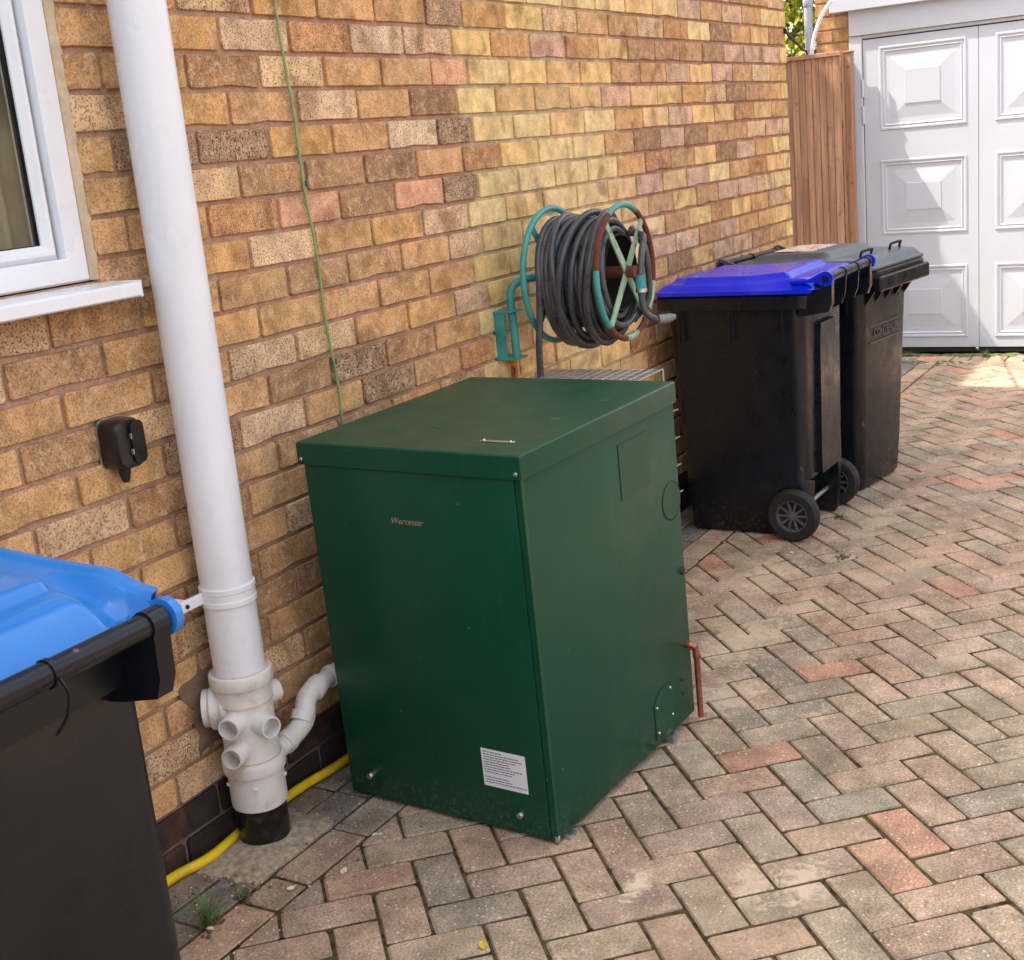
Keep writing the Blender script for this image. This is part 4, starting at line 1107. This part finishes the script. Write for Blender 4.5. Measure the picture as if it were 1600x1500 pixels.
    if wheels:
        wy = YB + .052; R = .0905
        bm = B(); add_tube(bm, [(-HW + .012, wy, R), (HW - .012, wy, R)], .0085, 12); obj("axle", bm, 'steel', t, smooth=40)
        for s in (-1, 1):
            xo = s * (HW - .012)
            bm = B(); prof = [(.056, -.022), (.062, -.024), (.082, -.023), (.0885, -.016), (R, -.008), (R, .008), (.0885, .016), (.082, .023), (.062, .024), (.056, .022)]
            add_lathe(bm, prof, 40, (0, 0, 0), 'X', closed=True); wh = obj("wheel", bm, 'rubber', t, smooth=35); wh.location = (xo, wy, R)
            bm = B(); add_lathe(bm, [(.0558, -.020), (.053, -.021), (.050, -.008), (.050, .008), (.053, .021), (.0558, .020)], 36, (0, 0, 0), 'X', closed=True)
            add_lathe(bm, [(0, -.0185), (.012, -.018), (.015, -.012), (.015, .012), (.012, .018), (0, .0185)], 18, (0, 0, 0), 'X')
            for k in range(10):
                a = 2 * math.pi * k / 10; b2 = B(); add_box(b2, -.014, .014, .012, .052, -.0034, .0034)
                bmesh.ops.transform(b2, matrix=Matrix.Rotation(a, 4, 'X'), verts=b2.verts[:])
                tmp = bpy.data.meshes.new("t"); b2.to_mesh(tmp); b2.free(); bm.from_mesh(tmp); bpy.data.meshes.remove(tmp)
            obj("hub", bm, 'hub', wh, smooth=35)
            bm = B(); add_lathe(bm, [(0, -.004), (.0495, -.004), (.0495, .004), (0, .004)], 24, (0, 0, 0), 'X'); obj("wheel_disc", bm, 'pipeblack', wh)
    return t, body, rim, lid_o

# blue-lidded bin by the wall
RHA = .845
def zfA(x, y, e):
    z = RHA + .016 + .022 * sst(0, .032, e)
    pl = sst(.055, .075, e) * sst(-.20, -.16, y) * (1 - sst(.19, .215, y))
    return z + .020 * pl + .012 * sst(-.02, -.22, y) * sst(.01, .05, e) + (.010 * sst(.2, .25, y) * sst(.12, .1, abs(x)))
wheelie_bin("black wheelie bin with royal blue lid beyond green boiler", (2.295, -0.352, G), math.radians(-1.5), .238, .258, -.232, RHA, 'bluelid', zfA, bar_y=-.322, bar_z=.893, lip=.036)
# charcoal bin behind it, turned the other way
def zfB(x, y, e):
    z = RHA + .010 + .026 * sst(0, .028, e)
    pl = sst(.06, .09, e) * (1 - sst(.10, .14, y))
    return z + .022 * pl + .008 * sst(-.25, .1, y) * sst(.02, .06, e)
tB, bodyB, rimB, lidB = wheelie_bin("all black wheelie bin with charcoal lid, nearest the garage", (2.895, -0.395, G), math.pi + math.radians(-9), .236, .262, -.235, RHA, 'greylid', zfB, bar_y=-.30, bar_z=.878, comb=True, gusset=3)
for xx in (-.13, .13):
    bm = B(); zz = zfB(xx, .20, .08)
    add_tube(bm, smooth_path([(xx - .045, .24, zz - .004), (xx - .045, .245, zz + .016), (xx - .035, .25, zz + .022), (xx + .035, .25, zz + .022), (xx + .045, .245, zz + .016), (xx + .045, .24, zz - .004)], 4), .005, 8); obj("lid_handle", bm, 'rubber', lidB, smooth=50)
# faded sticker on the lid, flat print
def sticker_mat():
    m, n, b = new_mat("faded_lid_sticker"); p = pos(n); f = noise(n, p, 26, 3, .6, 1.5)
    c = mixc(n, lin(222, 214, 206), lin(214, 96, 70), ramp(n, f, .5, .6)); c = mixc(n, c, lin(230, 190, 80), ramp(n, noise(n, p, 18, 2), .6, .66)); c = mixc(n, c, lin(150, 150, 190), ramp(n, noise(n, p, 31, 2), .62, .66))
    n.links.new(c, b.inputs['Base Color']); b.inputs['Roughness'].default_value = .5; return m
MAT['lidsticker'] = sticker_mat()
bm = B(); zz = zfB(0, 0, .2) ; add_prism(bm, rrect(-.12, .12, -.14, .02, .02, 4), 'Z', zz + .0005, zz + .0022); obj("lid_sticker", bm, 'lidsticker', lidB)
me = text_mesh("CONTENUR", .040, "embossed_name", 'hub', 0, .002); tx = obj("embossed_name", me, None, bodyB)
tx.rotation_euler = (math.pi / 2, 0, math.pi); tx.location = (0, .2565, .60)
bm = B(); add_box(bm, -.14, .14, .2445, .2585, .628, .632); add_box(bm, -.14, .14, .244, .2575, .566, .570); obj("embossed_rule", bm, 'hub', bodyB)
# near bin with the sky blue lid
RHC = .862
def zfC(x, y, e):
    yb = y + .300; ex = .254 - abs(x)
    roll = .062 * (1 - (1 - min(1, max(0, yb) / .085)) ** 2.2)
    er = .046 + .016 * sst(0, .1, yb); roll = er + (roll - er) * sst(.016, .034, ex)
    bump_ = sst(.022, .04, ex) * (1 - sst(.05, .085, ex))
    flute = -.022 * bump_ * (1 - sst(.07, .15, yb)) * sst(0, .03, yb)
    ridge = .014 * sst(.098, .106, yb) * sst(.07, .085, ex) + .010 * sst(.165, .18, yb) * sst(.075, .1, ex)
    dent = -.006 * (1 - sst(.0, .02, abs(math.hypot(x + .02, (y + .12) * 1.6) - .045)))
    return RHC + .013 + roll + flute + ridge + .016 * sst(.1, .4, yb) + .004 * (1 - sst(.008, .02, ex)) * sst(.03, .08, yb)
tC, bodyC, rimC, lidC = wheelie_bin("black wheelie bin with sky blue lid, nearest, beside white soil pipe", (-1.258, -0.475, G), math.radians(0.6), .242, .24, -.24, RHC, 'skylid', zfC, bar_y=-.318, bar_z=.893, bar_r=.0150, gusset=2, lid_over=.016, lid_rad=.012, taper=-.012, crad=.03, ear_r=.023, lid_n=90, channel=False)
bm = B(); add_lathe(bm, [(.0153, -.003), (.0172, -.003), (.0172, .003), (.0153, .003)], 18, (.06, -.318, .893), 'X', closed=True)
add_tube(bm, smooth_path([(.06, -.336, .89), (.062, -.343, .872), (.06, -.336, .846), (.054, -.322, .825)], 5), .0022, 6); obj("cable_tie", bm, 'bin', tC, smooth=50)

# ================================================================== WIRE RACK
wr = thing("wire_rack", "white wire rack standing behind green boiler", "wire rack", (1.03, -0.29, G))
def bars(bm, x0, x1, y0, y1, z, nx, ny, r=.0018):
    for k in range(nx + 1): x_ = x0 + (x1 - x0) * k / nx; add_tube(bm, [(x_, y0, z), (x_, y1, z)], r, 5)
    for k in range(ny + 1): y_ = y0 + (y1 - y0) * k / ny; add_tube(bm, [(x0, y_, z + .003), (x1, y_, z + .003)], r, 5)
bm = B(); bars(bm, -.17, .17, -.17, .17, Z(-.956), 16, 12); obj("top_grid", bm, 'wire', wr)
for z in (-1.09, -1.17, -1.25, -1.33):
    bm = B(); bars(bm, -.17, .27, -.165, .17, Z(z), 4, 3, .0012); obj("shelf", bm, 'wire', wr)
for x_, y_ in ((-.17, -.17), (.17, -.17), (.17, .17), (-.17, .17)):
    bm = B(); add_tube(bm, [(x_, y_, 0), (x_, y_, Z(-.953))], .003, 6); obj("leg", bm, 'wire', wr)

# ================================================================== HOSE REEL
RX, RY0, RY1, RZc = 1.250, -0.122, -0.345, -0.688
hr = thing("hose_reel", "rusty teal metal hose reel on wall bracket", "hose reel", (RX, 0, RZc))
def arc_pts(R, y_, a0, a1, n): return [(R * math.cos(math.radians(a0 + (a1 - a0) * k / n)), y_, R * math.sin(math.radians(a0 + (a1 - a0) * k / n))) for k in range(n + 1)]
bm = B(); add_tube(bm, arc_pts(.187, RY0, 0, 359.9, 64), .009, 10, caps=False); obj("inner_hoop", bm, 'teal', hr, smooth=60)
for a0, a1, mt in ((62, 118, 'teal'), (118, 172, 'rust'), (172, 226, 'teal'), (226, 262, 'rust'), (262, 286, 'spoke'), (286, 318, 'rust'), (318, 345, 'spoke'), (345, 422, 'rust')):
    bm = B(); add_tube(bm, arc_pts(.184, RY1, a0, a1, 16), .0085, 10); o = obj("outer_hoop", bm, mt, hr, smooth=60); o["label"] = {'teal': "teal painted length of hoop", 'rust': "rusted length of hoop", 'spoke': "flaking pale green length of hoop"}[mt]
for a in (48, 128, 228, 308):
    c_, s_ = math.cos(math.radians(a)), math.sin(math.radians(a))
    for y_, mt in ((RY1 - .003, 'spoke'), (RY0, 'teal')):
        bm = B(); d = Vector((c_, 0, s_)); q = Vector((-s_, 0, c_)) * .012
        pr = [d * .012 + q, d * .178 + q * .8, d * .178 - q * .8, d * .012 - q]
        A = [bm.verts.new(p + Vector((0, y_ - .0025, 0))) for p in pr]; Bv = [bm.verts.new(p + Vector((0, y_ + .0025, 0))) for p in pr]
        bm.faces.new(A); bm.faces.new(Bv[::-1])
        for k in range(4): bm.faces.new((A[k], A[(k + 1) % 4], Bv[(k + 1) % 4], Bv[k]))
        obj("spoke", bm, mt, hr)
bm = B(); add_lathe(bm, [(0, RY1 - .03), (.017, RY1 - .03), (.017, RY0 + .02), (0, RY0 + .02)], 20, (0, 0, 0), 'Y'); obj("spindle", bm, 'rust', hr, smooth=40)
bm = B(); add_lathe(bm, [(.106, RY1 + .012), (.106, RY0 - .012), (.103, RY0 - .012), (.103, RY1 + .012)], 32, (0, 0, 0), 'Y', closed=True); obj("drum", bm, 'rubber', hr, smooth=40)
ax, az = -.148, -.03                         # bracket hinge, relative to the reel centre
bm = B(); add_tube(bm, smooth_path([(ax + .012, -.05, -.215), (ax + .010, -.05, -.12), (ax + .006, -.05, -.05), (ax + .016, -.054, -.016), (ax + .05, -.066, -.002), (ax + .10, -.09, .0), (-.005, -.115, 0.0)], 6), .0115, 12); obj("arm", bm, 'teal', hr, smooth=50)
bm = B(); add_box(bm, ax - .014, ax + .022, -.006, .0, -.215, -.085, .001); add_box(bm, ax - .014, ax - .010, -.034, -.006, -.215, -.085); add_box(bm, ax - .016, ax + .040, -.066, .0, -.0849, -.080, .001); add_box(bm, ax - .016, ax + .052, -.066, .0, -.220, -.2151, .001); obj("bracket", bm, 'teal', hr)
for z_ in (-.11, -.19): screw_ = screw(hr, (ax + .006, -.006, z_), (0, -1, 0), .006, 'rust')
# hose
MAT['greymetal'] = simple("dull_grey_nozzle", lin(122, 122, 116), .5, metal=.3, var=.2, nscale=60)
gh = thing("garden_hose", "dark grey garden hose coiled on the wall reel", "hose", (RX, 0, RZc))
rr = random.Random(15); pts = []
def coil(R0, y0, y1, turns, per, ph, sag, jit):
    out = []; n_ = int(turns * per); jr = [rr.gauss(0, jit) for _ in range(int(turns) + 3)]; jy = [rr.gauss(0, .003) for _ in range(int(turns) + 3)]
    for k in range(n_ + 1):
        a = ph + 2 * math.pi * k / per; t = k / n_; i = int(k / per); f = k / per - i
        dr = jr[i] * (1 - f) + jr[i + 1] * f; dy = jy[i] * (1 - f) + jy[i + 1] * f
        low = max(0, -math.sin(a)) ** 1.5
        R_ = R0 + dr + sag * low * (0.5 + 0.7 * t)
        out.append((R_ * math.cos(a), y0 + (y1 - y0) * t + dy + .015 * math.sin(a + 1.0 + i * .7), R_ * math.sin(a)))
    return out
HR = .0098
c1 = coil(.120, -.325, -.145, 9, 26, 0, .004, .001)
c2 = coil(.139, -.147, -.322, 9, 28, 0, .010, .002)
c3 = coil(.154, -.318, -.150, 8.5, 30, 0.0, .038, .008)
tail = [(-.160, -.148, -.11), (-.168, -.142, -.2), (-.170, -.138, -.4), (-.165, -.13, -.7), (-.15, -.13, -1.0)]
bm = B(); add_tube(bm, [Vector(p) for p in c1], HR, 8); obj("inner_coil", bm, 'hose', gh, smooth=70)
bm = B(); add_tube(bm, [Vector(p) for p in c2], HR, 8); obj("middle_coil", bm, 'hose', gh, smooth=70)
bm = B(); add_tube(bm, [Vector(p) for p in c3] + smooth_path([c3[-1]] + tail, 6)[1:], HR, 8); obj("outer_coil", bm, 'hose', gh, smooth=70)
for (yc, R_, tl, tx_, ph) in ((-.20, .168, .030, .2, .3), (-.25, .171, -.034, -.3, 1.1), (-.29, .166, .022, .5, 2.0)):
    lp = []
    for k in range(41):
        a = 2 * math.pi * k / 40; low = max(0, -math.sin(a)) ** 1.5
        r_ = R_ + .030 * low + .004 * math.sin(3 * a + ph)
        lp.append((r_ * math.cos(a), yc + tl * math.sin(a + ph) + .008 * math.sin(2 * a + tx_), r_ * math.sin(a)))
    bm = B(); add_tube(bm, lp, HR, 8, caps=False); obj("stray_loop", bm, 'hose', gh, smooth=70)
bm = B(); add_tube(bm, smooth_path([(.10, RY1 + .03, .10), (.085, RY1 - .02, .09), (.05, RY1 - .03, .05), (.022, RY1 - .035, .0), (.02, RY1 - .034, -.04), (.018, RY1 - .036, -.085), (.02, RY1 - .045, -.12), (.04, RY1 - .065, -.140), (.055, RY1 - .08, -.143)], 6), HR, 8); obj("leader", bm, 'hose', gh, smooth=70)
bm = B(); add_tube(bm, smooth_path([(.14, RY1 + .04, .11), (.12, RY1 - .005, .06), (.125, RY1 - .012, -.03), (.13, RY1 - .0, -.1), (.09, RY1 + .03, -.15)], 6), HR, 8); obj("loose_loop", bm, 'hose', gh, smooth=70)
bm = B(); add_tube(bm, [(.0205, RY1 - .034, -.012), (.020, RY1 - .0345, -.05)], .0155, 14); obj("connector", bm, 'teal', gh, smooth=40)
bm = B(); add_tube(bm, [(.0198, RY1 - .0345, -.050), (.0195, RY1 - .035, -.060)], .0165, 14); obj("jubilee_clip", bm, 'steel', gh, smooth=40)
bm = B(); add_tube(bm, [(.045, RY1 - .07, -.141), (.058, RY1 - .084, -.142), (.07, RY1 - .098, -.140), (.078, RY1 - .108, -.139)], [.013, .014, .012, .007], 12); obj("nozzle", bm, 'greymetal', gh, smooth=40)
# tap stub under the bracket
ts = thing("pipe_stub", "short copper pipe stub with orange tag below reel bracket", "pipe", (1.147, -0.018, -1.0))
bm = B(); add_tube(bm, [(0, 0, -.1), (0, 0, .07)], .010, 12); obj("pipe", bm, 'copper', ts, smooth=40)
MAT['orange'] = simple("orange_tag", lin(232, 138, 30), .5)
bm = B(); add_lathe(bm, [(.0105, .066), (.0125, .068), (.0125, .086), (.0105, .088)], 14); obj("tag", bm, 'orange', ts, smooth=40)

# ================================================================== WEEDS AND DEBRIS
def tuft(label, loc, n_, h, spread, seed, cat="weed"):
    r_ = random.Random(seed); V, F = [], []
    for k in range(n_):
        a = r_.uniform(0, 6.28); l = h * r_.uniform(.35, 1); ln = r_.uniform(.15, 1) * spread; b0 = Vector((r_.gauss(0, .008), r_.gauss(0, .005), 0)); wd = r_.uniform(.0006, .0013)
        s = Vector((-math.sin(a), math.cos(a), 0)) * wd; o_ = len(V)
        for j in range(4):
            t = j / 3; p = b0 + Vector((math.cos(a) * ln * t ** 1.6, math.sin(a) * ln * t ** 1.6, l * (t - .25 * t * t * ln / spread)))
            V.append(tuple(p + s * (1 - t * .85))); V.append(tuple(p - s * (1 - t * .85)))
        for j in range(3): F.append((o_ + 2 * j, o_ + 2 * j + 1, o_ + 2 * j + 3, o_ + 2 * j + 2))
    me = bpy.data.meshes.new("blades"); me.from_pydata(V, [], F); me.update(); me.materials.append(MAT['grass'])
    t = thing("weed", label, cat, loc); obj("blades", me, None, t)
    bm = B()
    for k in range(14):
        p = Vector((r_.gauss(0, .018), r_.gauss(0, .014), .001)); s = r_.uniform(.003, .007)
        bmesh.ops.create_icosphere(bm, subdivisions=1, radius=s, matrix=Matrix.Translation(p) @ Matrix.Diagonal((1, 1, .5, 1)))
    obj("root_soil", bm, 'soil', t)
tuft("feathery grass tuft growing from paving beside nearest bin", (-0.488, -0.192, G), 110, .085, .06, 1)
tuft("tiny green weed in paving joint below soil pipe", (-0.384, -0.19, G), 40, .022, .018, 2)
tuft("small weed beside rear wheel of blue lidded bin", (2.36, -0.60, G), 40, .035, .04, 3)
tuft("mossy weed in open paving before blue lidded bin", (1.93, -0.735, G), 35, .015, .03, 4)
tuft("yellow green weed at foot of garage door seam", (5.55, -0.52, G), 60, .05, .06, 5)
tuft("weed at foot of garage door behind charcoal bin", (5.58, -0.08, G), 60, .04, .08, 6)
# moss and grit
V = []; F = []; bm = B(); rm = random.Random(40)
for k in range(260):
    p = Vector((5.60 + rm.gauss(0, .018), rm.uniform(-1.2, .2), G + .001)); bmesh.ops.create_icosphere(bm, subdivisions=1, radius=rm.uniform(.006, .018), matrix=Matrix.Translation(p) @ Matrix.Diagonal((1, 1.6, .45, 1)))
for k in range(90):
    p = Vector((5.38 + rm.gauss(0, .05), rm.uniform(-.5, .2), G + .0)); bmesh.ops.create_icosphere(bm, subdivisions=1, radius=rm.uniform(.004, .011), matrix=Matrix.Translation(p) @ Matrix.Diagonal((1, 1.6, .35, 1)))
obj("moss", bm, 'moss', None, kind='stuff', label="clumps of moss along the garage threshold", category="moss")
bm = B()
for k in range(170):
    if k < 150: x_, y_ = rm.uniform(-.62, .0), rm.uniform(-.2, -.015)
    else: x_, y_ = rm.gauss(-.2, .14), rm.gauss(-.3, .05)
    if -.26 < x_ < -.12 and y_ > -.15: continue
    s = rm.choice((.0012, .0016, .002, .0026, .004)) * rm.uniform(.8, 1.2); bmesh.ops.create_icosphere(bm, subdivisions=1, radius=s, matrix=Matrix.Translation((x_, y_, G + .001)) @ Matrix.Rotation(rm.uniform(0, 6), 4, 'Z') @ Matrix.Diagonal((1.3, .9, .6, 1)))
obj("soil_crumbs", bm, 'soil', None, kind='stuff', label="dark soil crumbs scattered at the foot of the wall", category="soil")
bm = B()
for k in range(70):
    if k < 40: x_, y_ = rm.uniform(-.62, .02), rm.uniform(-.36, -.06)
    else: x_, y_ = rm.uniform(-.4, 2.2), rm.uniform(-1.5, -.75)
    if -.26 < x_ < -.12 and y_ > -.15: continue
    s = rm.uniform(.0012, .0032); bmesh.ops.create_icosphere(bm, subdivisions=1, radius=s, matrix=Matrix.Translation((x_, y_, G + .001)) @ Matrix.Diagonal((1.2, .8, .7, 1)))
for (x_, y_, s) in ((-.094, -.301, .006), (-.088, -.310, .005), (-.239, -.326, .0085), (-.229, -.322, .006), (-.5, -.205, .007), (1.93, -.56, .006), (-.33, -.262, .007)):
    bmesh.ops.create_icosphere(bm, subdivisions=1, radius=s, matrix=Matrix.Translation((x_, y_, G + s * .4)) @ Matrix.Rotation(x_ * 40, 4, 'Z') @ Matrix.Diagonal((1.3, .8, .6, 1)))
obj("stone_chips", bm, 'crumb', None, kind='stuff', label="pale mortar chips scattered on the paving", category="stone chips")
lf = thing("fallen_leaf", "small yellow leaf lying on the paving in front of boiler", "leaf", (-0.345, -0.723, G + .001), .6)
bm = B(); vs = [bm.verts.new(p) for p in ((-.016, 0, .002), (-.006, .008, .004), (.006, .007, .003), (.018, 0, .001), (.006, -.006, .005), (-.006, -.007, .003))]; c_ = bm.verts.new((0, 0, .001))
for k in range(6): bm.faces.new((vs[k], vs[(k + 1) % 6], c_))
obj("blade", bm, 'yleaf', lf)
bm = B(); add_tube(bm, [(-.016, 0, .002), (-.026, .002, .001)], .0007, 5); obj("stalk", bm, 'yleaf', lf)

# ------------------------------------------------------------------ render settings
S.render.engine = 'CYCLES'; S.render.resolution_x = 1024; S.render.resolution_y = 960; S.render.resolution_percentage = 100
